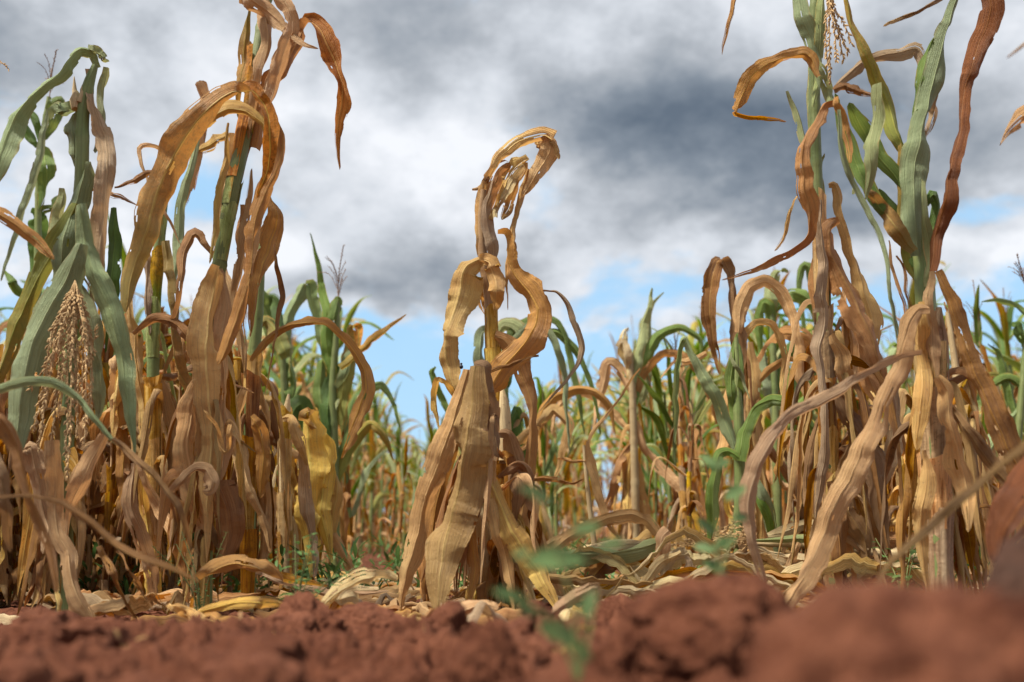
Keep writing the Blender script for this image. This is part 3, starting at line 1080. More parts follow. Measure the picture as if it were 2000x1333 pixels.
# ---- left green plant with the bent top and hanging tassel
A = hero(125, 1.95, 'tall grey-green maize plant at far left with a bent-over top and hanging tan tassel')
stalk(A, 1.95, [(186, 128, 12), (172, 170, 22), (162, 230, 24), (160, 320, 26), (156, 400, 24), (150, 470, 20), (146, 560, 20, .03), (138, 700, 22, .06), (130, 900, 26, .06), (125, 1215, 30, .05)], 'stalk_green', seed=3)
leaves(A, 1.95, [
    ('bluegreen', [(196, 132, 14, .02), (186, 104, 34, 0), (160, 96, 40, -.02), (140, 112, 40, -.03), (102, 150, 44, -.05), (60, 192, 50, -.07), (22, 240, 50, -.09), (-2, 310, 40, -.1), (-20, 380, 12, -.1)], dict(curl=1.1, fold=.35)),
    ('grey', [(176, 135, 16), (182, 200, 26), (196, 250, 38), (212, 320, 40, -.03), (208, 400, 44, -.04), (198, 468, 48, -.04), (190, 530, 34, -.03), (182, 575, 18), (178, 604, 4)], dict(curl=.9, ripple=.1)),
    ('palegreen', [(172, 92, 8), (190, 105, 22), (206, 118, 14), (214, 119, 3)], {}),
    ('palegreen', [(210, 132, 14), (204, 170, 22), (201, 215, 20), (194, 262, 14), (188, 300, 8)], dict(d=.03)),
    ('bluegreen', [(168, 208, 16), (145, 212, 34), (118, 220, 44), (104, 224, 30), (106, 228, 10)], dict(curl=1.1)),
    ('bluegreen', [(150, 215, 10), (142, 250, 34), (147, 290, 28), (150, 335, 8)], dict(d=.02)),
    ('bluegreen', [(168, 316, 18), (160, 352, 44), (140, 410, 48), (128, 470, 50), (118, 520, 46), (112, 560, 30), (104, 600, 8)], dict(d=-.03)),
    ('bluegreen', [(158, 476, 24), (130, 540, 56), (92, 610, 66), (60, 680, 68), (42, 760, 68), (36, 822, 56), (36, 870, 20), (38, 900, 4)], dict(d=-.08, curl=.6)),
    ('turning', [(150, 398, 20), (118, 470, 50), (72, 545, 44), (38, 610, 46), (12, 680, 40), (-6, 750, 24), (-12, 800, 6)], dict(d=-.03)),
    ('bluegreen', [(156, 398, 18), (166, 470, 38), (186, 540, 46), (216, 610, 52), (236, 690, 44), (250, 770, 32), (258, 840, 20), (262, 895, 3)], dict(d=-.06, curl=.9)),
    ('palegreen', [(152, 545, 10), (166, 595, 30), (184, 660, 38), (200, 720, 42), (202, 770, 32), (194, 822, 8)], dict(d=-.02, curl=.9)),
    ('palegreen', [(124, 368, 10), (120, 400, 26), (114, 450, 30), (100, 510, 24), (86, 560, 8)], dict(d=.05)),
    ('deepgreen', [(222, 405, 10), (226, 470, 24), (222, 550, 26), (210, 630, 14), (204, 690, 4)], dict(d=.04)),
    ('green', [(196, 480, 10), (190, 540, 26), (150, 640, 30), (120, 730, 20)], dict(d=.06)),
    ('rust', [(174, 370, 5), (200, 370, 9), (230, 380, 10), (268, 398, 3)], dict(d=.1)),
    ('brown', [(224, 366, 4), (252, 356, 10), (288, 338, 12), (310, 332, 5)], dict(d=.1)),
    ('tan', [(205, 850, 22), (182, 895, 38), (158, 950, 42), (136, 1002, 26), (128, 1060, 14), (126, 1110, 4)], dict(d=-.1)),
    ('tan', [(104, 860, 30), (105, 930, 36), (106, 990, 30), (112, 1040, 28), (128, 1080, 40), (138, 1125, 34), (158, 1170, 30), (176, 1205, 20), (190, 1232, 8)], dict(d=-.12, curl=.5)),
    ('pink', [(46, 878, 14), (62, 872, 44), (74, 920, 42), (80, 985, 42), (90, 1040, 26), (88, 1082, 6)], dict(d=-.02, ripple=.12)),
])
# ear bud
rgb = np.random.default_rng(4)
tb = MD()
p0 = P(150, 214, 1.95); p1 = P(148, 178, 1.95)
tb.join(tube([p0, (p0+p1)/2, p1], [.011, .014, .004], 9, ridge=.12))
p1b = P(145, 150, 1.95)
tb.join(tube([P(147, 200, 1.95), P(146, 176, 1.95), p1b], [.006, .005, .0008], 6))
tb.join(tube([P(155, 200, 1.94), P(161, 180, 1.94), P(160, 168, 1.94)], [.006, .004, .0008], 6))
tb.v = [v-np.array(A.location) for v in tb.v]
tb.obj('ear', 'stalk_pale', A)


def hang_tassel(parent, d, root, branches, mat='tassel_dry', seed=1, dens=.0045, ln=.012, r=.0024):
    rng = np.random.default_rng(seed)
    t_ = bpy.data.objects.new('tassel', None); COL.objects.link(t_)
    if parent is not None:
        t_.parent = parent
        base = np.array(parent.location)
    else:
        base = np.zeros(3)
    for b in branches:
        pts = [P(q[0], q[1], d+(q[2] if len(q) > 2 else 0))-base for q in [root]+b]
        md = MD()
        tassel_branch(md, pts, rng, dens, ln, r)
        md.obj('tassel_branch', mat, t_)
    return t_


br = []
rt_ = np.random.default_rng(12)
for (x, y, m_) in [(66, 840, 100), (84, 800, 108), (60, 760, 112), (100, 860, 118), (132, 930, 140), (128, 890, 132), (118, 800, 122), (150, 850, 150), (165, 870, 166), (176, 800, 176), (172, 720, 178),
                   (185, 690, 172), (95, 700, 118), (110, 760, 128), (145, 790, 145), (158, 780, 160), (75, 880, 98), (140, 700, 140), (186, 640, 180)]:
    dz = rt_.uniform(-.05, .05)
    br.append([((m_+148)/2, 600+rt_.uniform(-8, 8), dz*.5), (m_, 660+rt_.uniform(-10, 10), dz), ((m_+x)/2+3, (670+y)/2, dz), (x, y, dz)])
hang_tassel(A, 1.84, (147, 548), br, seed=8)

# ---- green plants behind the far left
B = hero(70, 2.9, 'slender green maize plant with an upright brown tassel behind the far left one')
stalk(B, 2.9, [(96, 190, 8), (84, 260, 10), (76, 340, 11), (74, 500, 14), (72, 800, 16), (70, 1150, 18)], 'stalk_green', seed=9)
leaves(B, 2.9, [
    ('green', [(92, 240, 8), (100, 205, 20), (118, 196, 26), (105, 240, 20), (88, 275, 8)], {}),
    ('deepgreen', [(80, 280, 8), (66, 235, 20), (52, 224, 16), (46, 240, 20), (62, 268, 18), (72, 290, 6)], {}),
    ('bluegreen', [(96, 215, 8), (78, 300, 16), (56, 380, 16), (36, 450, 14), (14, 510, 8), (4, 550, 3)], dict(d=-.1)),
    ('green', [(74, 292, 14), (86, 300, 34), (92, 335, 40), (86, 375, 26), (76, 410, 5)], {}),
    ('deepgreen', [(60, 415, 14), (72, 425, 40), (78, 470, 42), (72, 530, 36), (56, 580, 12)], {}),
    ('green', [(74, 420, 8), (98, 408, 26), (116, 388, 20), (122, 372, 4)], {}),
    ('green', [(70, 560, 8), (40, 570, 24), (18, 540, 22), (12, 528, 4)], {}),
])
tu = up_tassel(P(97, 190, 2.9)-np.array(B.location), .14, np.random.default_rng(3), nb=8, dens=.007)
tu.obj('tassel', 'tassel_brown', B)

# ---- thin plant with pale sheaths
Cc = hero(300, 2.35, 'slim maize plant with a dry lower stalk and green upper stalk, second from the left')
stalk(Cc, 2.35, [(322, 395, 12), (310, 480, 18), (303, 580, 22), (299, 700, 23), (298, 860, 24), (300, 1000, 24), (300, 1190, 24)], 'stalk_green', seed=5)
sheaths(Cc, 2.35, [(299, 735, 24), (298, 860, 25), (300, 1000, 25), (300, 1190, 24)], ['tan', 'pink', 'tan', 'rust'], 6, open_=.92)
leaves(Cc, 2.35, [
    ('brown', [(262, 655, 12), (282, 642, 18), (305, 628, 26), (330, 628, 26), (358, 645, 30), (385, 682, 30), (408, 712, 24), (440, 745, 14), (462, 757, 8), (497, 766, 2)], dict(d=-.1, curl=1.2, tear=4)),
    ('grey', [(287, 495, 18), (284, 560, 24), (287, 620, 14), (290, 655, 3)], dict(d=-.02)),
    ('turned', [(322, 470, 16), (328, 540, 20), (331, 600, 18), (338, 660, 20), (350, 725, 22), (372, 775, 34), (398, 830, 28), (430, 853, 12), (470, 868, 6), (498, 885, 3)], dict(d=-.05, holes=4)),
    ('tan', [(264, 650, 14), (268, 735, 20), (281, 800, 24), (289, 860, 22), (292, 915, 6)], dict(d=.03)),
    ('tan', [(310, 735, 12), (322, 800, 30), (336, 860, 30), (338, 905, 16), (330, 950, 4)], dict(d=.02)),
    ('brown', [(304, 740, 12), (330, 790, 26), (342, 830, 18), (338, 870, 4)], dict(d=.05)),
    ('tan', [(385, 160, 22), (396, 195, 28), (388, 262, 28), (372, 330, 26), (362, 380, 18), (355, 412, 4)], dict(d=.15)),
    ('rust', [(398, 158, 16), (402, 200, 20), (398, 262, 16), (390, 320, 12), (380, 372, 4)], dict(d=.17)),
    ('ochre', [(448, 262, 18), (420, 276, 34), (388, 292, 28), (366, 303, 6)], dict(d=.12)),
    ('tan', [(330, 303, 9), (305, 289, 10), (278, 291, 12), (284, 330, 11), (303, 378, 10), (330, 432, 8), (357, 487, 2)], dict(d=-.08, curl=1.8)),
    ('turned', [(312, 520, 14), (312, 420, 26), (318, 340, 26), (322, 305, 14), (336, 300, 4)], dict(d=.04)),
    ('bluegreen', [(340, 560, 8), (345, 480, 20), (352, 400, 22), (378, 300, 16), (385, 250, 6)], dict(d=.1)),
    ('tan', [(248, 560, 5), (256, 620, 20), (262, 700, 24), (262, 800, 24), (266, 880, 16), (270, 950, 5)], dict(d=.05)),
    ('rust', [(240, 700, 10), (235, 800, 24), (240, 900, 28), (246, 1000, 20), (242, 1060, 6)], dict(d=.05)),
    ('tan', [(272, 905, 12), (288, 945, 20), (312, 985, 26), (338, 1030, 26), (362, 1085, 26), (378, 1130, 10)], dict(d=-.15)),
    ('pink', [(262, 905, 10), (258, 990, 30), (284, 1060, 30), (300, 1140, 26), (312, 1190, 8)], dict(d=-.08)),
    ('ochre', [(278, 900, 8), (284, 985, 24), (292, 1060, 24), (304, 1120, 34), (306, 1175, 24), (300, 1200, 6)], dict(d=-.05)),
])
D_ = hero(405, 2.12, 'tall dry maize plant left of centre, one broad orange leaf hanging down')
stalk(D_, 2.12, [(560, -60, 16, .1), (522, 0, 20, .08), (505, 90, 24, .05), (484, 230, 28, .02), (460, 340, 28), (442, 440, 27), (428, 520, 26), (416, 650, 26, .05), (408, 800, 26, .05), (402, 1000, 26, .04), (400, 1185, 26, .03)], 'stalk_green', seed=15)
sheaths(D_, 2.12, [(505, 60, 26, .05), (484, 230, 30, .02), (458, 350, 30)], ['turned', 'rust', 'turned', 'palegreen'], 21, open_=.75, fl=1.5)
sheaths(D_, 2.12, [(458, 350, 29), (442, 440, 28), (430, 510, 27)], ['turned', 'palegreen'], 29, open_=.8, fl=1.2)
sheaths(D_, 2.12, [(416, 650, 27, .05), (408, 800, 27, .05), (402, 1000, 27, .04), (400, 1185, 26, .03)], ['rust', 'tan', 'brown'], 22, open_=.9)
leaves(D_, 2.12, [
    ('ochre', [(428, 520, 16), (416, 560, 50), (406, 620, 66), (404, 700, 64), (410, 770, 62), (414, 840, 56), (412, 900, 46), (410, 960, 28), (408, 1010, 6)], dict(curl=.35, d=-.05, fold=.35, holes=1, tear=1, wild=.2, ripple=.04, n=110)),
    ('tan', [(434, 525, 18), (440, 600, 30), (432, 680, 34), (438, 760, 44), (440, 840, 44), (436, 900, 26), (430, 960, 6)], dict(d=-.01)),
    ('tan', [(392, 740, 16), (376, 800, 40), (368, 870, 52), (382, 950, 48), (396, 1020, 34), (402, 1090, 12)], dict(d=.0)),
    ('turned', [(246, 610, 26), (258, 540, 50), (290, 430, 62), (322, 335, 64), (362, 262, 60), (410, 205, 54), (455, 178, 44), (495, 180, -26), (522, 222, -34), (530, 280, -34), (518, 335, -24), (506, 390, -8)], dict(d=-.1, curl=.7, n=110, holes=5, fold=.35)),
    ('ochre', [(318, 355, 34), (356, 290, 46), (398, 240, 50), (440, 216, 44), (480, 220, 36), (512, 240, 26), (520, 262, 8)], dict(d=-.05, holes=4, curl=.7)),
    ('rust', [(500, 290, 26), (518, 220, 48), (540, 160, 56), (568, 108, 52), (590, 66, 40), (604, 44, -24), (628, 62, -38), (646, 110, -50), (666, 165, -50), (668, 212, -36), (660, 270, -14), (662, 332, -3)], dict(d=.02, n=110, curl=.9)),
    ('tan', [(470, -20, 46), (515, 14, 44), (555, 50, 26), (590, 80, 14), (622, 96, 3)], dict(d=-.04)),
    ('tan', [(545, -15, 40), (566, 20, 28), (568, 60, 22), (552, 110, 30), (537, 170, 42), (526, 225, 30), (515, 280, 10)], dict(d=-.03)),
    ('tan', [(500, -20, 30), (520, 30, 44), (524, 90, 30), (505, 160, 24), (490, 230, 16), (480, 290, 4)], dict(d=.0)),
    ('turned', [(486, 20, 8), (478, 80, 20), (472, 140, 24), (466, 190, 12), (462, 230, 4)], dict(d=.05)),
    ('rust', [(538, 225, 12), (552, 262, 32), (546, 310, 40), (524, 365, 34), (502, 425, 30), (492, 480, 24), (480, 560, 28), (462, 620, 28), (446, 680, 26), (430, 715, 6)], dict(d=-.08, curl=1.1)),
    ('rust', [(528, 385, 12), (542, 420, 36), (526, 480, 46), (506, 545, 38), (495, 605, 22), (490, 650, 4)], dict(d=.02)),
    ('tan', [(515, 375, 10), (500, 430, 22), (490, 500, 20), (478, 580, 18), (470, 640, 6)], dict(d=.04)),
    ('brown', [(537, 478, 8), (545, 530, 16), (554, 580, 18), (543, 625, 14), (534, 680, 8), (526, 740, 5), (520, 772, 2)], dict(d=.02, curl=1.8)),
    ('ochre', [(446, 240, 8), (436, 330, 14), (426, 400, 16), (415, 470, 12), (409, 515, 3)], dict(d=-.06)),
    ('tan', [(455, 260, 10), (448, 330, 30), (440, 400, 34), (436, 460, 12)], dict(d=.06)),
    ('rust', [(470, 400, 10), (478, 460, 26), (488, 520, 30), (492, 600, 16), (490, 660, 4)], dict(d=.08)),
    ('tan', [(430, 700, 8), (446, 640, 20), (462, 560, 24), (480, 470, 22), (492, 380, 14), (496, 330, 5)], dict(d=.03)),
    ('pink', [(436, 520, 10), (448, 560, 22), (462, 620, 26), (472, 680, 20), (480, 740, 6)], dict(d=.14)),
    ('rust', [(330, 640, 5), (345, 600, 8), (360, 500, 20), (380, 460, 24), (405, 490, 18), (428, 525, 6)], dict(d=.12)),
    ('tan', [(335, 966, 8), (352, 938, 24), (380, 915, 30), (404, 915, 34), (418, 938, 34), (412, 960, 24), (396, 962, 12)], dict(d=-.1, curl=1.0, label='curled tan leaf tip looped on itself')),
    ('brown', [(424, 940, 40), (438, 1000, 60), (440, 1050, 58), (428, 1095, 36), (416, 1130, 8)], dict(d=-.03)),
    ('rust', [(350, 900, 10), (345, 980, 36), (352, 1060, 36), (362, 1130, 24), (370, 1180, 6)], dict(d=.04)),
    ('tan', [(452, 830, 8), (440, 880, 14), (424, 840, 10), (400, 800, 6)], dict(d=-.12)),
])
E_ = hero(490, 2.42, 'dry maize plant beside the broad orange leaf, one long brown leaf arching right')
stalk(E_, 2.42, [(512, 470, 14), (504, 600, 20), (496, 690, 24), (490, 800, 26), (488, 900, 26), (486, 1050, 26), (484, 1170, 26)], 'stalk_green', seed=16)
sheaths(E_, 2.42, [(496, 690, 26), (490, 800, 27), (488, 900, 27), (486, 1050, 27), (484, 1170, 26)], ['tan', 'rust', 'tan'], 31, open_=.9)
leaves(E_, 2.42, [
    ('rust', [(492, 706, 9), (508, 684, 16), (523, 664, 24), (545, 645, 28), (569, 634, 26), (598, 628, 24), (634, 632, 22), (662, 655, 30), (690, 690, 32), (708, 722, 36), (713, 762, 42), (700, 808, 42), (684, 850, 30), (668, 898, 3)], dict(d=-.25, curl=1.0, n=110, label='long brown leaf arching right in a hook')),
    ('pink', [(482, 758, 22), (464, 810, 38), (466, 870, 36), (482, 930, 30), (502, 985, 26), (520, 1035, 22), (530, 1080, 6)], dict(d=-.12, fold=.35)),
    ('rust', [(490, 814, 10), (506, 832, 26), (515, 880, 34), (510, 935, 28), (505, 975, 6)], dict(d=-.05)),
    ('tan', [(505, 830, 6), (490, 870, 20), (470, 930, 22), (462, 1000, 18), (464, 1060, 5)], dict(d=.05)),
    ('tan', [(500, 930, 6), (520, 960, 30), (518, 1020, 34), (510, 1080, 28), (500, 1130, 8)], dict(d=.02)),
    ('brown', [(470, 960, 10), (452, 1020, 30), (458, 1090, 30), (470, 1140, 10)], dict(d=.05)),
])
F_ = hero(602, 2.6, 'short maize plant with bright yellow folded leaves, left of centre')
stalk(F_, 2.6, [(564, 770, 4), (560, 800, 14), (556, 860, 20), (556, 960, 22), (558, 1060, 22), (560, 1150, 22)], 'stalk_pale', seed=18)
leaves(F_, 2.6, [
    ('yellow', [(606, 800, 30), (598, 826, 40), (600, 860, 62), (602, 910, 68), (600, 960, 62), (604, 1020, 50), (606, 1080, 32), (608, 1130, 8)], dict(curl=.5, ripple=.13, d=-.06, tear=3)),
    ('yellow', [(622, 838, 16), (636, 880, 34), (634, 940, 44), (628, 1000, 34), (640, 1050, 24), (646, 1100, 6)], dict(ripple=.12)),
    ('ochre', [(608, 800, 10), (596, 812, 24), (606, 830, 22), (618, 836, 6)], dict(d=-.09)),
    ('ochre', [(650, 900, 8), (658, 960, 26), (650, 1020, 30), (644, 1060, 14), (650, 1090, 4)], dict(d=.02)),
    ('tan', [(546, 820, 8), (566, 818, 20), (584, 848, 26), (594, 880, 20), (600, 910, 5)], dict(d=-.1)),
    ('grey', [(590, 880, 12), (594, 960, 28), (604, 1030, 30), (612, 1090, 20), (614, 1130, 5)], dict(d=-.09)),
    ('ochre', [(558, 860, 10), (562, 900, 20), (560, 980, 24), (556, 1050, 14)], dict(d=.03)),
    ('tan', [(630, 1000, 10), (650, 1040, 22), (672, 1080, 26), (690, 1120, 12)], dict(d=.03)),
    ('grey', [(505, 815, 8), (520, 828, 12), (535, 850, 14), (538, 880, 12), (530, 905, 5)], dict(d=.1)),
])
sheaths(F_, 2.6, [(560, 800, 16), (556, 860, 21), (556, 960, 23), (558, 1060, 23), (560, 1150, 22)], ['tan', 'ochre', 'straw'], 19, open_=.9)
sheaths(Cc, 2.35, [(318, 420, 15), (310, 480, 19), (303, 580, 23), (299, 700, 24)], ['palegreen', 'turning', 'turned'], 20, open_=.85, fl=1.25)
# ---- green plants behind left of centre
G1 = hero(535, 3.5, 'green maize plant with folded leaves behind the yellow-leaved one')
stalk(G1, 3.5, [(552, 700, 12), (556, 800, 14), (560, 1000, 16), (560, 1120, 16)], 'stalk_green', seed=23)
leaves(G1, 3.5, [
    ('green', [(560, 740, 14), (545, 690, 34), (530, 640, 40), (512, 580, 30), (508, 560, 8)], {}),
    ('turning', [(560, 700, 20), (540, 650, 40), (520, 625, 30), (506, 636, 14), (498, 642, 3)], dict(d=-.1)),
    ('bluegreen', [(555, 760, 12), (556, 640, 26), (570, 600, 30), (592, 560, 34), (606, 556, -24), (614, 600, -24), (626, 650, -20), (636, 700, -14), (640, 730, -3)], dict(d=.1)),
    ('green', [(565, 790, 16), (575, 750, 34), (560, 700, 30), (552, 650, 10)], {}),
    ('deepgreen', [(556, 850, 14), (575, 800, 34), (590, 790, 36), (600, 830, 24), (606, 870, 6)], {}),
    ('green', [(556, 860, 10), (530, 850, 22), (545, 900, 22), (560, 960, 6)], {}),
    ('deepgreen', [(558, 690, 10), (545, 630, 22), (540, 590, 24), (528, 580, 14), (535, 620, 5)], {}),
])
G2 = hero(655, 3.4, 'green maize plant with an upright reddish tassel, left of the gap of open sky')
stalk(G2, 3.4, [(660, 590, 9), (656, 660, 12), (650, 760, 16), (652, 900, 18), (655, 1120, 18)], 'stalk_green', seed=24)
leaves(G2, 3.4, [
    ('green', [(650, 760, 12), (640, 680, 22), (636, 610, 18), (628, 550, 12), (614, 480, 6), (606, 455, 2)], {}),
    ('green', [(654, 700, 12), (648, 640, 22), (660, 590, 22), (664, 580, 5)], {}),
    ('bluegreen', [(652, 820, 14), (668, 740, 26), (690, 690, 22), (700, 680, 5)], {}),
    ('turning', [(660, 830, 14), (672, 740, 32), (680, 670, 36), (684, 640, 34), (700, 640, -22), (702, 680, -10)], {}),
    ('turned', [(665, 720, 14), (700, 690, 22), (730, 665, 18), (760, 640, 10), (795, 616, 2)], dict(d=-.2)),
    ('deepgreen', [(648, 880, 14), (640, 800, 36), (650, 750, 34), (676, 712, 20), (690, 705, 6)], {}),
    ('green', [(652, 870, 16), (630, 850, 30), (625, 780, 26), (632, 710, 18), (640, 700, -16), (648, 760, -12), (646, 790, -3)], {}),
    ('green', [(655, 900, 14), (680, 830, 28), (710, 770, 26), (745, 748, 20), (775, 790, 12), (785, 850, 3)], {}),
    ('turning', [(652, 950, 14), (676, 880, 26), (720, 830, 24), (750, 850, 18), (770, 900, 5)], {}),
])
up_tassel(P(660, 592, 3.4)-np.array(G2.location), .19, np.random.default_rng(13), nb=8, dens=.006).obj('tassel', 'tassel_brown', G2)

# ---- the broken dry plant in the centre
H = hero(972, 2.2, 'broken dry tan maize plant alone in the centre, its top bent over right')
stalk(H, 2.2, [(944, 372, 12), (940, 420, 14), (942, 500, 20), (952, 560, 20), (958, 620, 22), (962, 700, 24), (968, 790, 28), (974, 900, 30), (978, 1050, 30), (980, 1200, 30)], 'stalk_dry', seed=33)
stalk(H, 2.2, [(980, 755, 4, -.015), (982, 775, 14, -.02), (984, 800, 20, -.02), (986, 840, 22, -.02), (985, 900, 22, -.02)], 'stalk_pale', name='split_pith', seed=34, ridge=.16)
leaves(H, 2.2, [
    ('ochre', [(940, 500, 12), (938, 450, 15), (941, 408, 17), (948, 368, 20), (960, 336, 22), (978, 308, 26), (1003, 287, 30), (1032, 274, 32), (1062, 268, 36), (1078, 276, 30)], dict(curl=1.2, tear=2, fold=.3)),
    ('tan', [(1070, 262, 12), (1074, 276, 30), (1076, 296, 40), (1062, 322, 32), (1045, 348, 24), (1031, 370, 15), (1019, 388, 3)], dict(curl=.3, wild=.1, fold=.15, d=-.01)),
    ('ochre', [(1060, 266, 10), (1076, 280, 16), (1088, 306, 10), (1090, 312, 3)], dict(wild=.1, n=24, d=-.012)),
    ('ochre', [(1044, 280, 12), (1056, 284, 28), (1068, 292, 30), (1074, 280, 10)], dict(d=.03, holes=4)),
    ('grey', [(966, 524, 6), (964, 490, 32), (955, 450, 36), (952, 410, 28), (958, 372, 14), (962, 350, 5)], dict(d=-.02, curl=1.1, ripple=.13)),
    ('rust', [(948, 440, 12), (960, 390, 30), (972, 350, 38), (985, 328, 34), (996, 318, 12)], dict(d=.0, ripple=.12)),
    ('ochre', [(962, 430, 10), (972, 390, 24), (990, 354, 32), (1010, 330, 28), (1026, 316, 18), (1034, 314, 6)], dict(d=-.03, ripple=.2, tear=6, rag=.2, curl=1.3)),
    ('straw', [(966, 424, 8), (978, 398, 18), (992, 372, 22), (1012, 340, 18), (1024, 322, 8)], dict(d=-.05, ripple=.25, rag=.2, tear=4)),
    ('rust', [(1030, 318, 8), (1020, 345, 26), (1002, 380, 34), (990, 405, 26), (980, 430, 6)], dict(d=.02, tear=5, rag=.15)),
    ('tan', [(1032, 330, 10), (1018, 366, 20), (1009, 410, 20), (1003, 450, 20), (998, 485, 16), (992, 520, 10), (990, 565, 6), (991, 606, 2)], dict(d=-.04, curl=1.5)),
    ('rust', [(1000, 470, 8), (1004, 500, 18), (1002, 530, 14), (996, 548, 4)], dict(d=-.02, rag=.2)),
    ('tan', [(922, 370, 3), (934, 367, 9), (945, 362, 7), (960, 354, 4)], dict(n=20)),
    ('brown', [(944, 372, 6), (948, 350, 14), (954, 336, 10), (956, 332, 4)], dict(n=20)),
    ('straw', [(982, 428, 2), (992, 415, 4), (1002, 400, 3)], dict(n=16)),
    ('ochre', [(952, 508, 14), (934, 508, 40), (914, 522, 54), (904, 548, 60), (897, 582, 56), (884, 622, 42), (873, 660, 34), (869, 700, 42), (876, 738, 32), (890, 766, 14), (898, 778, 3)], dict(d=-.05, curl=.35, ripple=.10, fold=.35, n=110, wild=.15, tear=1, holes=0)),
    ('tan', [(936, 508, 10), (957, 514, 40), (968, 548, 44), (968, 584, 32), (962, 606, 6)], dict(d=-.06, ripple=.1, wild=.2, tear=0, holes=0)),
    ('rust', [(936, 545, 8), (938, 578, 24), (946, 602, 16), (950, 615, 4)], dict(d=.03)),
    ('rust', [(972, 456, 8), (986, 458, 18), (992, 478, 18), (994, 510, 26), (1010, 540, 44), (1036, 570, 54), (1054, 604, 56), (1046, 640, 50), (1026, 672, 48), (1000, 700, 54), (976, 728, 54), (960, 754, 34), (950, 776, 6)], dict(d=-.1, n=120, curl=.4, wild=.2, tear=1, holes=0, fold=.3)),
    ('grey', [(1060, 567, 4), (1086, 571, 14), (1106, 595, 17), (1122, 635, 19), (1134, 680, 20), (1130, 712, 17), (1105, 752, 11), (1075, 782, 7), (1048, 805, 2)], dict(d=-.08, curl=1.6, n=90)),
    ('rust', [(966, 658, 12), (985, 664, 28), (1006, 690, 40), (1016, 730, 40), (1030, 768, 34), (1040, 800, 28), (1037, 850, 22), (1032, 900, 28), (1026, 960, 32), (1020, 1010, 36), (1012, 1060, 14), (1008, 1090, 4)], dict(d=-.02, n=110)),
    ('brown', [(1052, 694, 2), (1012, 708, 6), (965, 722, 9), (948, 730, 4)], dict(d=-.14, n=30)),
    ('ochre', [(900, 790, 8), (884, 764, 16), (868, 745, 16), (852, 742, 16), (847, 770, 16), (854, 810, 14), (862, 842, 3)], dict(d=-.05)),
    ('tan', [(914, 722, 22), (886, 830, 48), (852, 915, 54), (826, 995, 50), (806, 1075, 40), (794, 1130, 30), (784, 1190, 10)], dict(d=-.16, curl=.4, fold=.35, n=100, wild=.45, ripple=.07)),
    ('brown', [(900, 800, 10), (880, 880, 30), (850, 1000, 36), (842, 1090, 34), (838, 1160, 20), (834, 1205, 5)], dict(d=-.1)),
    ('rust', [(946, 860, 10), (930, 940, 26), (918, 1030, 32), (926, 1110, 26), (920, 1180, 6)], dict(d=-.18)),
    ('tan', [(968, 900, 8), (962, 980, 22), (985, 1070, 26), (1000, 1140, 22), (1008, 1200, 5)], dict(d=-.19)),
    ('khaki', [(928, 714, 30), (922, 760, 40), (916, 830, 62), (902, 905, 80), (888, 980, 84), (874, 1050, 74), (864, 1110, 54), (858, 1165, 34), (856, 1212, 8)], dict(d=-.24, curl=.4, fold=.35, n=120, tear=5, wild=.35, ripple=.06, crumple=.07, label='broadest leaf of the plant, hanging in front like a tan cape')),
    ('umber', [(926, 712, 26), (946, 716, 44), (950, 765, 52), (958, 815, 54), (966, 860, 38), (974, 895, 8)], dict(d=-.2, ripple=.12)),
    ('brown', [(950, 870, 16), (938, 930, 36), (922, 1000, 34), (905, 1060, 28), (893, 1110, 20), (890, 1160, 6)], dict(d=-.14)),
    ('ochre', [(940, 884, 16), (952, 930, 40), (972, 980, 50), (998, 1030, 54), (1026, 1080, 52), (1052, 1125, 38), (1072, 1160, 24), (1090, 1195, 6)], dict(d=-.2, curl=.4, fold=.4, n=100, wild=.3, ripple=.05)),
    ('umber', [(972, 846, 10), (992, 850, 30), (1008, 900, 40), (1012, 960, 34), (1006, 1010, 20), (1004, 1040, 5)], dict(d=-.12)),
    ('straw', [(930, 970, 12), (944, 1010, 42), (952, 1080, 54), (960, 1140, 58), (970, 1190, 42), (975, 1225, 10)], dict(d=-.1, ripple=.13, tear=4)),
    ('ochre', [(925, 1060, 14), (935, 1110, 34), (930, 1160, 36), (920, 1205, 14)], dict(d=-.08)),
    ('tan', [(990, 1000, 14), (1002, 1060, 34), (1020, 1120, 34), (1030, 1180, 20), (1034, 1210, 5)], dict(d=-.04)),
    ('pink', [(975, 1020, 8), (984, 1060, 20), (986, 1110, 22), (982, 1150, 6)], dict(d=-.14)),
    ('rust', [(860, 1000, 10), (830, 1080, 40), (835, 1150, 40), (842, 1200, 16)], dict(d=-.05)),
    ('tan', [(975, 930, 8), (1040, 1010, 24), (1060, 1080, 26), (1090, 1150, 20), (1110, 1190, 5)], dict(d=.08)),
])
sheaths(H, 2.2, [(958, 600, 22), (962, 700, 25), (968, 790, 28)], ['tan', 'ochre'], 35, open_=.9, fl=1.25)
sheaths(H, 2.2, [(974, 900, 30), (978, 1050, 30), (980, 1200, 30)], ['rust', 'umber', 'tan'], 36, open_=.85)
bt = MD()
v, f = icos(2)
bt.add(v*np.array([.004, .003, .0045])+P(901, 717, 1.98), f)
bt.add(v*np.array([.0025, .0025, .0022])+P(901, 711, 1.98), f)
bto = bt.obj('beetle', 'beetle_black'); tag(bto, 'tiny dark beetle on the topmost fold of the broad front leaf of the central plant', 'insect')

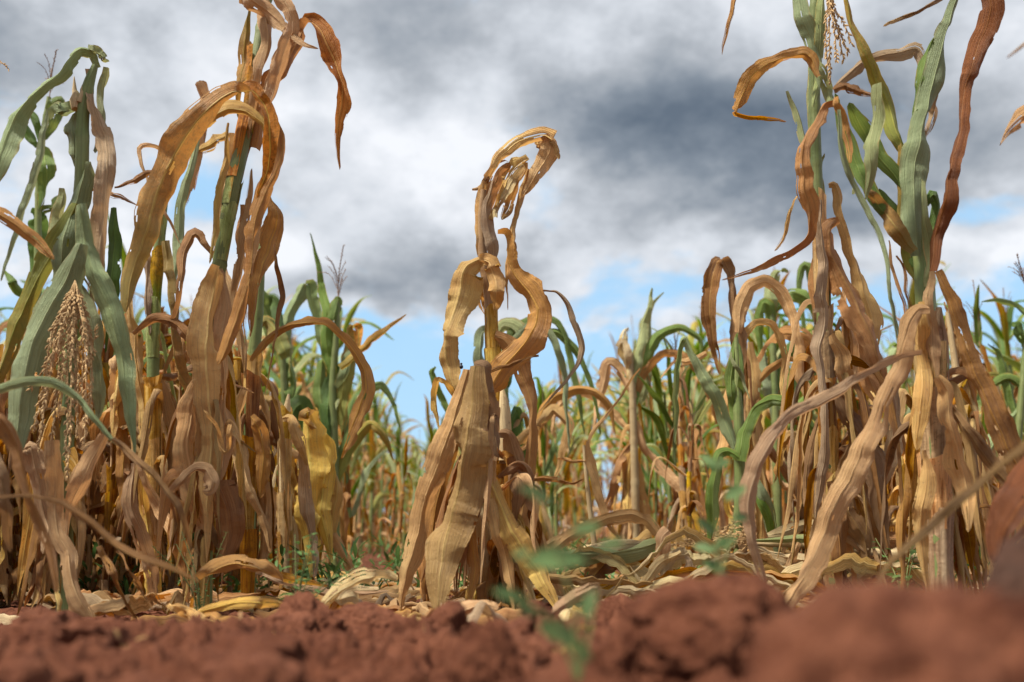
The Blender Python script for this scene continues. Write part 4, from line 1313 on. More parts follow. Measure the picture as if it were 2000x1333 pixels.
I_ = hero(990, 3.2, 'green maize plant with drooping leaves directly behind the broken central one')
stalk(I_, 3.2, [(982, 660, 12), (986, 800, 16), (990, 950, 18), (990, 1120, 18)], 'stalk_green', seed=41)
leaves(I_, 3.2, [
    ('palegreen', [(965, 660, 12), (985, 636, 28), (1008, 650, 38), (1020, 695, 36), (1022, 745, 14), (1022, 770, 4)], {}),
    ('bluegreen', [(958, 640, 8), (942, 655, 26), (938, 700, 30), (942, 745, 16), (946, 780, 4)], {}),
    ('green', [(985, 680, 10), (1010, 640, 24), (1050, 626, 22), (1085, 632, 20), (1104, 665, 18), (1116, 720, 14), (1130, 790, 10), (1140, 850, 3)], {}),
    ('bluegreen', [(985, 680, 10), (1030, 640, 16), (1062, 645, 20), (1080, 672, 20), (1094, 716, 18), (1105, 775, 14), (1110, 830, 9), (1112, 885, 2)], dict(d=-.1)),
    ('green', [(1000, 700, 8), (1040, 660, 16), (1085, 648, 16), (1120, 680, 18), (1142, 724, 15), (1158, 785, 11), (1174, 850, 3)], dict(d=.05)),
    ('deepgreen', [(985, 760, 10), (1000, 700, 26), (1015, 660, 22), (1030, 650, 4)], {}),
    ('deepgreen', [(988, 850, 12), (1010, 800, 26), (1018, 860, 26), (1024, 930, 10), (1026, 960, 3)], {}),
    ('green', [(850, 716, 3), (842, 728, 12), (850, 760, 16), (870, 800, 14), (890, 850, 12), (930, 920, 8)], {}),
    ('rust', [(990, 900, 6), (1040, 850, 12), (1062, 800, 18), (1090, 772, 22), (1130, 760, 22), (1165, 766, 16), (1192, 795, 14), (1202, 850, 3)], {}),
    ('tan', [(992, 880, 10), (1030, 850, 24), (1055, 830, 24), (1080, 800, 22), (1110, 830, 18), (1095, 900, 14), (1080, 940, 4)], {}),
])
J_ = hero(1240, 3.55, 'ragged green-topped dry maize plant in the blurred row right of the central one')
stalk(J_, 3.55, [(1232, 690, 10), (1236, 800, 14), (1240, 950, 16), (1242, 1110, 16)], 'stalk_pale', seed=42)
leaves(J_, 3.55, [
    ('palegreen', [(1236, 800, 12), (1240, 730, 18), (1250, 670, 20), (1262, 615, 16), (1275, 562, 5)], {}),
    ('green', [(1238, 790, 12), (1252, 720, 26), (1282, 660, 26), (1325, 640, 18), (1366, 662, 10), (1368, 712, 3)], {}),
    ('rust', [(1238, 800, 10), (1258, 730, 18), (1298, 692, 20), (1340, 700, 20), (1372, 740, 22), (1392, 790, 16), (1402, 840, 4)], {}),
    ('tan', [(1238, 780, 14), (1212, 730, 28), (1190, 712, 22), (1178, 752, 24), (1166, 805, 12), (1160, 850, 3)], {}),
    ('straw', [(1236, 780, 10), (1228, 720, 20), (1215, 670, 18), (1208, 680, 6)], {}),
    ('straw', [(1230, 740, 10), (1215, 690, 24), (1220, 650, 14), (1228, 640, 4)], {}),
    ('palegreen', [(1240, 820, 10), (1262, 740, 22), (1266, 660, 16), (1275, 600, 8), (1298, 572, 2)], dict(d=.1)),
    ('tan', [(1240, 820, 10), (1262, 870, 24), (1292, 915, 22), (1330, 955, 20), (1362, 1035, 8)], {}),
    ('ochre', [(1236, 868, 18), (1226, 930, 38), (1228, 980, 22), (1226, 1015, 5)], {}),
    ('rust', [(1238, 860, 10), (1205, 900, 22), (1190, 960, 24), (1170, 1020, 16), (1160, 1070, 4)], {}),
    ('tan', [(1238, 850, 10), (1180, 790, 20), (1120, 770, 16), (1085, 800, 12), (1078, 850, 4)], dict(d=.2)),
    ('tan', [(1242, 900, 10), (1250, 960, 26), (1262, 1030, 24), (1270, 1090, 8)], {}),
    ('pink', [(1240, 930, 10), (1222, 1000, 26), (1218, 1060, 22), (1214, 1110, 6)], {}),
])
M1 = hero(1165, 2.45, 'thin bleached maize stalk with a snapped top, just right of the central plant')
stalk(M1, 2.45, [(1140, 870, 6), (1148, 960, 9), (1160, 1060, 11), (1170, 1150, 12)], 'stalk_pale', seed=43)
leaves(M1, 2.45, [
    ('tan', [(1148, 862, 4), (1154, 905, 20), (1172, 960, 22), (1192, 1010, 18), (1208, 1045, 10), (1218, 1066, 2)], dict(d=-.1)),
    ('rust', [(1088, 897, 4), (1112, 899, 8), (1140, 901, 6), (1152, 902, 3)], dict(n=20)),
    ('brown', [(1040, 935, 6), (1080, 937, 12), (1115, 941, 8), (1142, 938, 2)], dict(n=20)),
    ('tan', [(1250, 720, 2), (1210, 780, 6), (1165, 840, 10), (1148, 880, 8), (1150, 920, 4)], {}),
])

K = hero(1440, 2.75, 'dry maize plant with a tall looped brown leaf, between the centre and the right pair')
stalk(K, 2.75, [(1440, 600, 12), (1448, 700, 15), (1455, 850, 18), (1458, 1000, 18), (1460, 1150, 18)], 'stalk_dry', seed=51)
leaves(K, 2.75, [
    ('umber', [(1432, 850, 14), (1440, 760, 28), (1438, 680, 32), (1434, 610, 32), (1430, 550, 26), (1416, 508, 24), (1398, 512, -22), (1387, 560, -30), (1388, 620, -28), (1396, 680, -18), (1410, 732, -3)], dict(n=100, d=-.1)),
    ('tan', [(1442, 650, 14), (1450, 600, 36), (1466, 565, 28), (1494, 552, 24), (1522, 572, 26), (1544, 620, 30), (1556, 680, 28), (1558, 735, 22), (1574, 765, 22), (1600, 800, 4)], dict(n=90, d=-.14)),
    ('pink', [(1440, 660, 20), (1446, 600, 34), (1458, 570, 26), (1462, 560, 8)], {}),
    ('ochre', [(1440, 668, 14), (1458, 652, 22), (1478, 634, 20), (1504, 636, 18), (1524, 664, 20), (1534, 700, 18), (1526, 740, 8), (1526, 790, 3)], dict(d=-.1, ripple=.15)),
    ('ochre', [(1462, 668, 20), (1468, 740, 30), (1476, 820, 34), (1480, 900, 22), (1482, 960, 6)], dict(d=-.03, rag=.15)),
    ('rust', [(1605, 700, 20), (1575, 665, 36), (1535, 652, 30), (1500, 668, 14), (1470, 720, 8)], dict(d=.05)),
    ('tan', [(1455, 720, 10), (1430, 760, 26), (1412, 830, 24), (1405, 920, 18), (1400, 990, 5)], {}),
    ('rust', [(1458, 780, 10), (1500, 720, 16), (1540, 700, 18), (1580, 720, 16), (1600, 770, 6)], dict(d=.1)),
    ('tan', [(1460, 860, 10), (1480, 900, 30), (1490, 980, 30), (1486, 1060, 16), (1484, 1110, 5)], {}),
    ('tan', [(1380, 690, 10), (1340, 705, 16), (1320, 705, 8), (1290, 740, 4)], dict(d=.2)),
    ('brown', [(1462, 840, 8), (1500, 880, 24), (1540, 930, 22), (1570, 990, 16), (1590, 1040, 4)], {}),
])
Lp = hero(1443, 2.5, 'young bright green maize plant with a stiff bent leaf, before the looped leaf')
stalk(Lp, 2.5, [(1438, 660, 8), (1440, 760, 16), (1443, 850, 20), (1444, 940, 20), (1442, 1020, 18), (1440, 1130, 18)], 'stalk_green', seed=52)
leaves(Lp, 2.5, [
    ('bluegreen', [(1436, 880, 26), (1406, 800, 32), (1374, 730, 24), (1350, 680, 14), (1340, 660, 10), (1331, 664, -14), (1324, 710, -20), (1319, 770, -16), (1318, 820, -9), (1319, 866, -2)], dict(n=100, d=-.05, curl=1.0)),
    ('green', [(1442, 900, 26), (1452, 840, 30), (1472, 795, 28), (1505, 780, 24), (1540, 786, 22), (1570, 812, 22), (1596, 846, 14), (1612, 872, 3)], dict(d=-.08, curl=1.0)),
    ('green', [(1444, 895, 14), (1422, 880, 20), (1400, 888, 24), (1394, 945, 26), (1390, 1000, 24), (1388, 1060, 6)], dict(d=-.15)),
    ('palegreen', [(1428, 688, 5), (1444, 720, 13), (1456, 755, 8), (1464, 780, 2)], dict(d=-.05)),
    ('green', [(1436, 820, 14), (1430, 760, 22), (1434, 700, 16), (1440, 650, 4)], {}),
    ('green', [(1448, 860, 14), (1450, 790, 20), (1448, 720, 14), (1444, 670, 3)], {}),
    ('palegreen', [(1444, 860, 10), (1434, 800, 20), (1440, 750, 24), (1430, 740, 8)], dict(ripple=.12)),
    ('green', [(1448, 1020, 14), (1470, 960, 18), (1500, 1010, 20), (1512, 1060, 8)], dict(d=.05)),
    ('bluegreen', [(1470, 920, 14), (1492, 980, 26), (1512, 1040, 24), (1520, 1090, 8)], dict(d=.06)),
])
MM = hero(1530, 3.5, 'green maize plant with limp curled-over top leaves behind the looped brown leaf')
stalk(MM, 3.5, [(1506, 600, 10), (1512, 750, 14), (1518, 950, 16), (1520, 1110, 16)], 'stalk_green', seed=53)
leaves(MM, 3.5, [
    ('palegreen', [(1508, 620, 18), (1504, 575, 28), (1516, 535, 20), (1530, 528, -14), (1538, 534, -3)], {}),
    ('green', [(1508, 660, 14), (1505, 600, 26), (1490, 590, 20), (1482, 620, 20), (1484, 680, 12), (1486, 730, 3)], {}),
    ('green', [(1512, 610, 14), (1545, 572, 30), (1580, 585, 34), (1612, 630, 22), (1634, 690, 5)], {}),
    ('green', [(1580, 900, 14), (1584, 760, 26), (1600, 640, 28), (1584, 540, 30), (1570, 520, 20), (1560, 560, 14), (1572, 640, 8), (1578, 680, 3)], dict(d=.1)),
    ('deepgreen', [(1512, 760, 14), (1530, 700, 30), (1552, 660, 26), (1575, 700, 20), (1590, 760, 6)], {}),
    ('bluegreen', [(1515, 820, 14), (1500, 740, 28), (1488, 690, 24), (1478, 740, 18), (1475, 800, 5)], {}),
    ('green', [(1518, 900, 14), (1545, 820, 30), (1580, 780, 26), (1620, 820, 20), (1640, 890, 5)], {}),
])

# ---- right pair
N_ = hero(1625, 2.2, 'tall dry maize plant on the right with a curl of brown leaf arching left')
stalk(N_, 2.2, [(1592, -30, 20), (1590, 100, 22), (1592, 250, 22), (1597, 380, 22), (1603, 480, 24), (1608, 600, 28), (1614, 760, 28), (1620, 900, 28), (1626, 1050, 28), (1630, 1180, 28)], 'stalk_green', seed=61)
sheaths(N_, 2.2, [(1597, 380, 24), (1603, 480, 25), (1608, 600, 28)], ['straw', 'tan'], 62, open_=.9, fl=1.3)
sheaths(N_, 2.2, [(1608, 600, 28), (1614, 760, 29), (1620, 900, 29), (1626, 1050, 29), (1630, 1180, 28)], ['grey', 'rust', 'umber', 'tan'], 63, open_=.85)
leaves(N_, 2.2, [
    ('bluegreen', [(1556, -30, 22), (1566, 30, 40), (1580, 80, 36), (1592, 130, 18), (1596, 190, 6)], dict(d=-.03, holes=5)),
    ('palegreen', [(1610, -20, 14), (1606, 40, 24), (1600, 120, 20), (1594, 180, 14), (1590, 210, 5)], dict(d=-.04)),
    ('palegreen', [(1596, 300, 10), (1588, 240, 16), (1586, 180, 20), (1592, 110, 20), (1602, 40, 14), (1606, 0, 8)], dict(d=.02)),
    ('palegreen', [(1622, 210, 12), (1616, 170, 28), (1604, 142, 28), (1592, 122, 18)], dict(d=-.05, holes=3)),
    ('rust', [(1598, 150, 12), (1586, 118, 28), (1572, 106, 24), (1550, 110, 20), (1526, 112, 22), (1500, 122, 28), (1468, 154, 32), (1442, 200, 32), (1434, 224, -14), (1460, 230, -11), (1500, 231, -8), (1536, 235, -2)], dict(d=-.08, n=110)),
    ('rust', [(1640, 196, 14), (1612, 202, 26), (1584, 245, 28), (1568, 305, 34), (1570, 365, 38), (1584, 415, 52), (1576, 458, 48), (1540, 490, 26), (1490, 514, 17), (1445, 534, 10), (1410, 549, 2)], dict(d=-.15, n=110, holes=5, label='long brown leaf sweeping down to a point at the left')),
    ('palegreen', [(1538, 178, 2), (1550, 205, 14), (1562, 236, 22), (1572, 270, 18), (1584, 320, 12), (1592, 370, 5)], dict(d=.02)),
    ('tan', [(1618, 360, 10), (1632, 364, 26), (1648, 430, 24), (1664, 500, 30), (1686, 560, 36), (1704, 615, 42), (1710, 655, 34), (1702, 700, 10)], dict(d=.03)),
    ('rust', [(1640, 436, 12), (1622, 450, 28), (1624, 500, 40), (1646, 545, 52), (1672, 590, 60), (1696, 640, 52), (1714, 690, 36), (1730, 745, 20), (1738, 790, 4)], dict(d=-.04, n=90, curl=.6)),
    ('grey', [(1602, 390, 12), (1606, 470, 22), (1610, 550, 28), (1608, 630, 28), (1602, 690, 22), (1606, 745, 20), (1614, 800, 24), (1610, 880, 24), (1600, 960, 20), (1590, 1014, 4)], dict(d=-.08, n=100, curl=.9)),
    ('rust', [(1592, 490, 14), (1592, 550, 30), (1596, 600, 22), (1600, 640, 6)], dict(d=.03)),
    ('tan', [(1556, 384, 2), (1542, 430, 9), (1527, 470, 9), (1515, 492, 2)], dict(n=24)),
    ('palegreen', [(1600, 350, 14), (1604, 400, 20), (1600, 350, 10), (1606, 300, 4)], {}),
    ('tan', [(1622, 655, 12), (1638, 690, 32), (1650, 735, 40), (1656, 780, 24), (1662, 825, 5)], dict(d=-.05)),
    ('umber', [(1632, 770, 12), (1652, 800, 36), (1682, 850, 44), (1704, 905, 50), (1716, 960, 48), (1724, 1020, 34), (1732, 1085, 8)], dict(d=-.03, n=80)),
    ('umber', [(1670, 860, 12), (1652, 930, 38), (1660, 1000, 44), (1684, 1050, 36), (1694, 1110, 8)], dict(d=-.06)),
    ('grey', [(1742, 700, 8), (1750, 780, 30), (1748, 840, 40), (1736, 900, 34), (1718, 960, 18), (1714, 1010, 4)], dict(d=.08)),
    ('brown', [(1622, 940, 14), (1636, 1010, 36), (1644, 1080, 34), (1640, 1150, 10)], dict(d=-.08)),
    ('pink', [(1600, 1000, 10), (1590, 1060, 26), (1600, 1120, 26), (1620, 1170, 8)], dict(d=.05)),
    ('tan', [(1650, 560, 8), (1660, 640, 30), (1664, 720, 26), (1650, 800, 6)], dict(d=.1)),
    ('rust', [(1640, 620, 10), (1680, 700, 40), (1720, 780, 34), (1760, 860, 14), (1775, 900, 4)], dict(d=.12)),
    ('brown', [(1700, 880, 8), (1690, 960, 24), (1720, 1030, 30), (1740, 1100, 14), (1750, 1140, 4)], dict(d=.1)),
    ('umber', [(1610, 800, 10), (1580, 880, 22), (1570, 960, 24), (1575, 1040, 10)], dict(d=.12)),
    ('pink', [(1640, 1040, 10), (1690, 1080, 18), (1720, 1120, 22), (1735, 1170, 8)], dict(d=-.05)),
])
hang_tassel(N_, 2.12, (1618, -20), [
    [(1620, 30), (1620, 90), (1622, 160)], [(1624, 25, .02), (1636, 60, .02), (1648, 120, .02)], [(1622, 20, -.02), (1630, 60, -.02), (1634, 120, -.02)],
    [(1628, 30, .01), (1644, 70, .01), (1656, 105, .01)], [(1616, 20, .02), (1612, 60, .02), (1616, 130, .02)], [(1632, 20), (1650, 50), (1664, 88)]], seed=9, dens=.0045)

O_ = hero(1825, 1.92, 'stout maize plant at the right, green above and dry below, second of the pair')
stalk(O_, 1.92, [(1788, 300, 20, .03), (1794, 380, 28, .03), (1800, 470, 36, .02), (1806, 560, 36), (1812, 650, 42), (1818, 750, 44), (1823, 850, 46), (1828, 950, 46), (1832, 1060, 44), (1836, 1170, 42)], 'stalk_green', seed=71, ridge=.09, sides=16, bulge=.1)
sheaths(O_, 1.92, [(1810, 620, 44), (1818, 750, 46), (1823, 850, 48), (1828, 950, 48), (1832, 1060, 46), (1836, 1170, 44)], ['tan', 'grey', 'pink'], 72, open_=.9, fl=1.25)
leaves(O_, 1.92, [
    ('bluegreen', [(1794, 500, 22), (1784, 430, 42), (1788, 340, 54), (1800, 260, 54), (1818, 180, 50), (1838, 108, 40), (1856, 44, 30), (1878, -25, 18)], dict(d=-.03, curl=1.1, fold=.4, n=90)),
    ('green', [(1776, 330, 14), (1780, 250, 34), (1792, 180, 40), (1806, 120, 36), (1822, 70, 14)], dict(d=.01)),
    ('darkrust', [(1818, 530, 18), (1832, 455, 28), (1848, 375, 26), (1864, 310, 24), (1880, 250, 26), (1886, 190, 22), (1890, 150, 34), (1906, 108, 38), (1930, 55, 48), (1936, 8, 52), (1922, -35, 36)], dict(d=-.06, n=110, curl=1.2, tear=1, holes=1, label='long dark red-brown leaf rising to the top right corner')),
    ('green', [(1776, 490, 14), (1744, 445, 28), (1706, 385, 32), (1672, 315, 30), (1644, 240, 24), (1626, 185, 8)], dict(d=-.03)),
    ('green', [(1778, 400, 12), (1752, 350, 26), (1714, 300, 32), (1682, 245, 32), (1660, 200, 12)], dict(d=.0)),
    ('turning', [(1780, 310, 20), (1752, 258, 36), (1738, 205, 38), (1704, 138, 28), (1680, 84, 32), (1664, 50, 22), (1658, 5, 16), (1652, -30, 8)], dict(d=.02, n=80, curl=1.1)),
    ('palegreen', [(1712, 164, 20), (1707, 210, 34), (1700, 262, 32), (1698, 322, 28), (1694, 366, 16), (1691, 392, 3)], dict(d=-.1, curl=.7)),
    ('bluegreen', [(1636, 215, 10), (1642, 280, 16), (1662, 345, 16), (1690, 410, 16), (1712, 465, 14), (1728, 530, 13), (1742, 600, 12), (1752, 680, 10), (1762, 745, 4)], dict(d=-.12, n=80, curl=1.3)),
    ('grey', [(1636, 165, 12), (1668, 134, 26), (1705, 114, 24), (1748, 106, 26), (1788, 98, 26), (1800, 116, 16), (1800, 170, 10)], dict(d=.05)),
    ('brown', [(1628, 176, 12), (1655, 170, 28), (1685, 178, 18), (1706, 186, 5)], dict(d=-.05)),
    ('rust', [(1630, 190, 12), (1640, 235, 22), (1652, 280, 18), (1660, 320, 5)], dict(d=-.06)),
    ('grey', [(1832, 150, 8), (1832, 190, 24), (1818, 238, 20), (1804, 275, 4)], dict(d=.04)),
    ('deepgreen', [(1808, 400, 12), (1822, 380, 30), (1832, 400, 26), (1826, 440, 18), (1816, 480, 5)], dict(d=-.02)),
    ('turned', [(1786, 490, 14), (1752, 445, 34), (1718, 398, 28), (1692, 366, 10)], dict(d=-.05)),
    ('deepgreen', [(1790, 520, 14), (1765, 450, 34), (1735, 400, 30), (1715, 370, 8)], dict(d=.02)),
    ('umber', [(1726, 51, 2), (1760, 36, 7), (1800, 14, 11), (1842, -14, 16)], dict(d=-.1)),
    ('palegreen', [(1665, 380, 6), (1655, 330, 14), (1640, 290, 10), (1632, 260, 4)], dict(d=.05)),
    ('turning', [(1800, 560, 14), (1778, 490, 30), (1770, 410, 34), (1766, 330, 26), (1760, 280, 8)], dict(d=.03)),
    ('palegreen', [(1812, 560, 12), (1814, 480, 26), (1806, 410, 24), (1802, 350, 8)], dict(d=-.04)),
    ('tan', [(1816, 604, 12), (1794, 603, 24), (1774, 628, 36), (1748, 710, 38), (1712, 810, 44), (1672, 905, 48), (1630, 985, 50), (1602, 1055, 48), (1566, 1130, 36, -.05), (1536, 1180, 26, -.1), (1512, 1200, 14, -.12)], dict(d=-.2, n=110, curl=.7, ripple=.1, tear=1, label='long light tan leaf slanting down to the soil at the left')),
    ('pink', [(1800, 692, 10), (1752, 700, 14), (1702, 730, 20), (1652, 764, 28), (1592, 790, 34), (1542, 820, 38), (1502, 868, 44), (1472, 930, 38), (1462, 990, 30), (1470, 1050, 22), (1482, 1110, 20), (1496, 1165, 14), (1502, 1176, 3)], dict(d=-.25, n=110, curl=.9)),
    ('brown', [(1826, 532, 12), (1850, 580, 32), (1880, 655, 44), (1910, 740, 52), (1942, 820, 54), (1972, 885, 50), (2005, 940, 50), (2040, 1000, 20)], dict(d=-.12, curl=.6, holes=6, n=100)),
    ('tan', [(1832, 735, 14), (1850, 765, 30), (1860, 825, 32), (1872, 885, 40), (1884, 930, 46), (1894, 985, 28), (1894, 1040, 6)], dict(d=-.15)),
    ('tan', [(1802, 880, 14), (1806, 950, 34), (1800, 1030, 32), (1808, 1100, 22), (1816, 1165, 4)], dict(d=-.07)),
    ('tan', [(1796, 590, 14), (1796, 680, 34), (1800, 760, 38), (1794, 830, 24), (1790, 880, 6)], dict(d=-.06)),
    ('grey', [(1836, 600, 12), (1842, 680, 28), (1840, 760, 30), (1850, 830, 10)], dict(d=-.03)),
    ('tan', [(1818, 530, 10), (1816, 600, 26), (1820, 680, 26), (1826, 740, 8)], dict(d=-.06)),
    ('brown', [(1750, 500, 3), (1765, 540, 8), (1775, 600, 10), (1790, 640, 4)], dict(d=-.1)),
    ('rust', [(1736, 470, 3), (1745, 520, 8), (1762, 590, 8), (1768, 640, 3)], dict(d=.1)),
    ('umber', [(1845, 780, 8), (1900, 850, 24), (1950, 920, 28), (1990, 970, 20)], dict(d=-.05)),
])
P_ = hero(1880, 2.7, 'shrivelled ochre maize plant between the stout right plant and the right edge')
stalk(P_, 2.7, [(1850, 610, 8), (1866, 720, 14), (1876, 860, 16), (1882, 1120, 18)], 'stalk_pale', seed=81)
leaves(P_, 2.7, [
    ('ochre', [(1848, 615, 12), (1856, 650, 24), (1870, 700, 30), (1880, 760, 20), (1884, 810, 5)], dict(ripple=.2, rag=.2)),
    ('rust', [(1850, 640, 10), (1872, 660, 24), (1886, 720, 28), (1900, 790, 26), (1926, 860, 22), (1940, 900, 5)], dict(ripple=.14)),
    ('ochre', [(1868, 720, 10), (1890, 760, 30), (1900, 830, 34), (1890, 890, 20), (1886, 930, 5)], dict(ripple=.14)),
    ('tan', [(1870, 740, 10), (1910, 720, 26), (1940, 770, 26), (1950, 850, 20), (1960, 920, 6)], {}),
    ('brown', [(1872, 700, 8), (1850, 740, 20), (1856, 820, 22), (1860, 890, 6)], {}),
    ('tan', [(1876, 860, 10), (1900, 930, 34), (1930, 1000, 34), (1950, 1060, 14)], {}),
    ('rust', [(1880, 900, 8), (1940, 950, 24), (1980, 1010, 20), (2000, 1060, 6)], {}),
    ('tan', [(1845, 590, 3), (1862, 640, 12), (1895, 690, 10), (1905, 750, 4)], dict(ripple=.2)),
])

# loose blades entering from outside the frame: their plants stand beside the picture
X1 = hero(-150, 1.75, 'dark brown leaves of a plant standing just outside the left edge')
stalk(X1, 1.75, [(-120, 300, 26), (-135, 700, 30), (-150, 1190, 32)], 'stalk_dry', seed=91)
leaves(X1, 1.75, [
    ('rust', [(-120, 420, 16), (-60, 400, 26), (0, 416, 26), (34, 436, 26), (62, 462, 24), (88, 488, 18), (106, 508, 4)], {}),
    ('bluegreen', [(-90, 800, 14), (-40, 775, 20), (0, 762, 18), (60, 747, 17), (115, 750, 18), (155, 776, 17), (192, 820, 16), (225, 862, 12), (262, 890, 10)], dict(d=-.2, curl=1.4, label='thin grey-green leaf drooping across the tassel')),
    ('umber', [(220, 856, 10), (262, 900, 14), (300, 935, 16), (340, 985, 16), (362, 1040, 10), (372, 1080, 3)], dict(d=-.22)),
    ('brown', [(-130, 960, 14), (-60, 968, 14), (0, 969, 11), (60, 972, 12), (120, 992, 14), (175, 1026, 18), (220, 1066, 16), (262, 1086, 15), (320, 1108, 14), (390, 1140, 4)], dict(d=-.5, curl=1.7, n=100, label='thin brown leaf lying low across the left foreground')),
    ('brown', [(-120, 760, 20), (-50, 780, 34), (5, 820, 36), (30, 880, 30), (60, 960, 22), (88, 1060, 18), (110, 1160, 8)], dict(d=-.35)),
    ('umber', [(-100, 850, 20), (-30, 870, 44), (4, 930, 40), (10, 1000, 26), (20, 1080, 8)], dict(d=-.2)),
])
tm = MD()
rr_ = np.random.default_rng(3)
tassel_branch(tm, [P(-90, 60, 1.9)-np.array(X1.location), P(-40, 90, 1.9)-np.array(X1.location), P(0, 120, 1.9)-np.array(X1.location), P(18, 136, 1.9)-np.array(X1.location)], rr_)
tm.obj('tassel', 'tassel_dry', X1)
X2 = hero(2180, 1.5, 'brown leaves of a plant standing just outside the right edge')
stalk(X2, 1.5, [(2170, 100, 30), (2180, 600, 34), (2200, 1150, 36)], 'stalk_dry', seed=92)
leaves(X2, 1.5, [
    ('tan', [(2150, 200, 20), (2080, 190, 34), (2010, 222, 40), (1985, 240, 26), (1965, 260, 12), (1949, 283, 2)], dict(d=.1)),
    ('tan', [(2100, 40, 10), (2040, 60, 14), (2000, 80, 10), (1963, 110, 2)], dict(d=-.4)),
    ('umber', [(2120, 800, 20), (2050, 840, 30), (1990, 890, 26), (1930, 935, 24), (1860, 990, 26), (1800, 1040, 22), (1745, 1105, 22), (1715, 1150, 10)], dict(d=-.55, curl=1.3, n=90, label='blurred brown leaf crossing the right foreground')),
    ('darkrust', [(2150, 900, 30), (2060, 930, 60), (2000, 985, 70), (1965, 1040, 50), (1950, 1090, 14)], dict(d=-.35)),
    ('darkrust', [(2100, 780, 20), (2040, 860, 50), (1990, 960, 54), (1950, 1040, 40), (1940, 1100, 10)], dict(d=-.2)),
])
X4 = hero(1960, 3.3, 'green maize plant with a dark tassel at the right edge')
stalk(X4, 3.3, [(2015, 560, 10), (2000, 720, 13), (1985, 900, 15), (1975, 1110, 16)], 'stalk_green', seed=93)
leaves(X4, 3.3, [
    ('green', [(2015, 620, 10), (1985, 596, 14), (1950, 588, 10), (1916, 590, 2)], {}),
    ('deepgreen', [(2010, 700, 10), (1995, 650, 20), (1984, 634, 16), (1980, 640, 4)], {}),
    ('green', [(2000, 760, 12), (1970, 740, 20), (1930, 760, 22), (1900, 820, 14), (1890, 880, 3)], {}),
    ('bluegreen', [(1990, 800, 12), (1960, 830, 26), (1930, 890, 22), (1920, 960, 5)], {}),
    ('turning', [(2000, 740, 10), (1965, 735, 16), (1930, 734, 10), (1890, 780, 3)], {}),
    ('green', [(1995, 840, 12), (1980, 780, 26), (1955, 690, 12), (1930, 670, 3)], {}),
    ('rust', [(1980, 930, 10), (1950, 960, 30), (1930, 1030, 26), (1925, 1080, 6)], {}),
])
up_tassel(P(2008, 570, 3.3)-np.array(X4.location), .13, np.random.default_rng(5), nb=7, dens=.006, ax=(-.2, 0, 1)).obj('tassel', 'tassel_brown', X4)
# top-edge scraps: a leaf tip of the first right plant hanging outside the frame
leaves(N_, 2.2, [
    ('rust', [(1560, -60, 10), (1480, -70, 16), (1440, -30, 14), (1432, 20, 11), (1420, 70, 9), (1413, 108, 2)], dict(d=-.1)),
])

DM = ['tan', 'rust', 'khaki', 'pink', 'ochre', 'brown', 'brown', 'umber']
skirt(A, 128, 2.0, 800, 12, DM, 1)
skirt(Cc, 299, 2.37, 700, 12, DM, 2)
skirt(D_, 405, 2.16, 640, 14, ['tan', 'rust', 'brown', 'rust', 'ochre'], 3)
skirt(E_, 488, 2.44, 700, 12, DM, 4)
skirt(F_, 558, 2.62, 830, 8, ['ochre', 'tan', 'rust', 'straw'], 5)
skirt(H, 976, 2.22, 860, 15, ['ochre', 'tan', 'rust', 'umber', 'straw', 'tan'], 6, wmax=.075)
skirt(N_, 1640, 2.20, 620, 14, ['umber', 'rust', 'tan', 'brown', 'khaki'], 27, wmin=.02, wmax=.04, spread=1.6)
skirt(O_, 1835, 1.95, 720, 12, ['tan', 'rust', 'khaki', 'brown', 'rust'], 28, wmin=.018, wmax=.038, spread=1.5)
skirt(P_, 1900, 2.6, 720, 16, ['khaki', 'ochre', 'rust', 'brown', 'tan'], 29, wmin=.02, wmax=.045, spread=1.7)
skirt(H, 976, 2.08, 820, 14, ['khaki', 'ochre', 'tan', 'rust', 'straw', 'brown'], 32, wmin=.018, wmax=.045, spread=1.7)
skirt(H, 976, 2.18, 900, 10, ['khaki', 'rust', 'tan', 'brown'], 30, wmin=.02, wmax=.04, spread=1.2)
skirt(D_, 405, 2.12, 760, 10, ['khaki', 'rust', 'tan', 'brown'], 31, wmin=.02, wmax=.04, spread=1.4)
skirt(N_, 1622, 2.24, 560, 16, ['umber', 'rust', 'pink', 'tan', 'grey', 'brown'], 7)
skirt(O_, 1828, 1.97, 700, 10, DM, 8)
skirt(K, 1458, 2.78, 700, 12, DM, 9)
skirt(J_, 1240, 3.57, 760, 10, ['tan', 'rust', 'ochre', 'straw'], 10)
skirt(I_, 990, 3.22, 800, 8, ['tan', 'rust', 'ochre', 'straw'], 11)
skirt(P_, 1880, 2.72, 720, 12, ['ochre', 'tan', 'rust', 'brown'], 12)
skirt(Lp, 1441, 2.52, 950, 5, DM, 13)
skirt(MM, 1518, 3.52, 800, 10, DM, 14)
skirt(B, 71, 2.92, 640, 12, DM, 15)
skirt(G1, 558, 3.52, 850, 9, DM, 16)
skirt(G2, 653, 3.42, 880, 10, DM, 17)
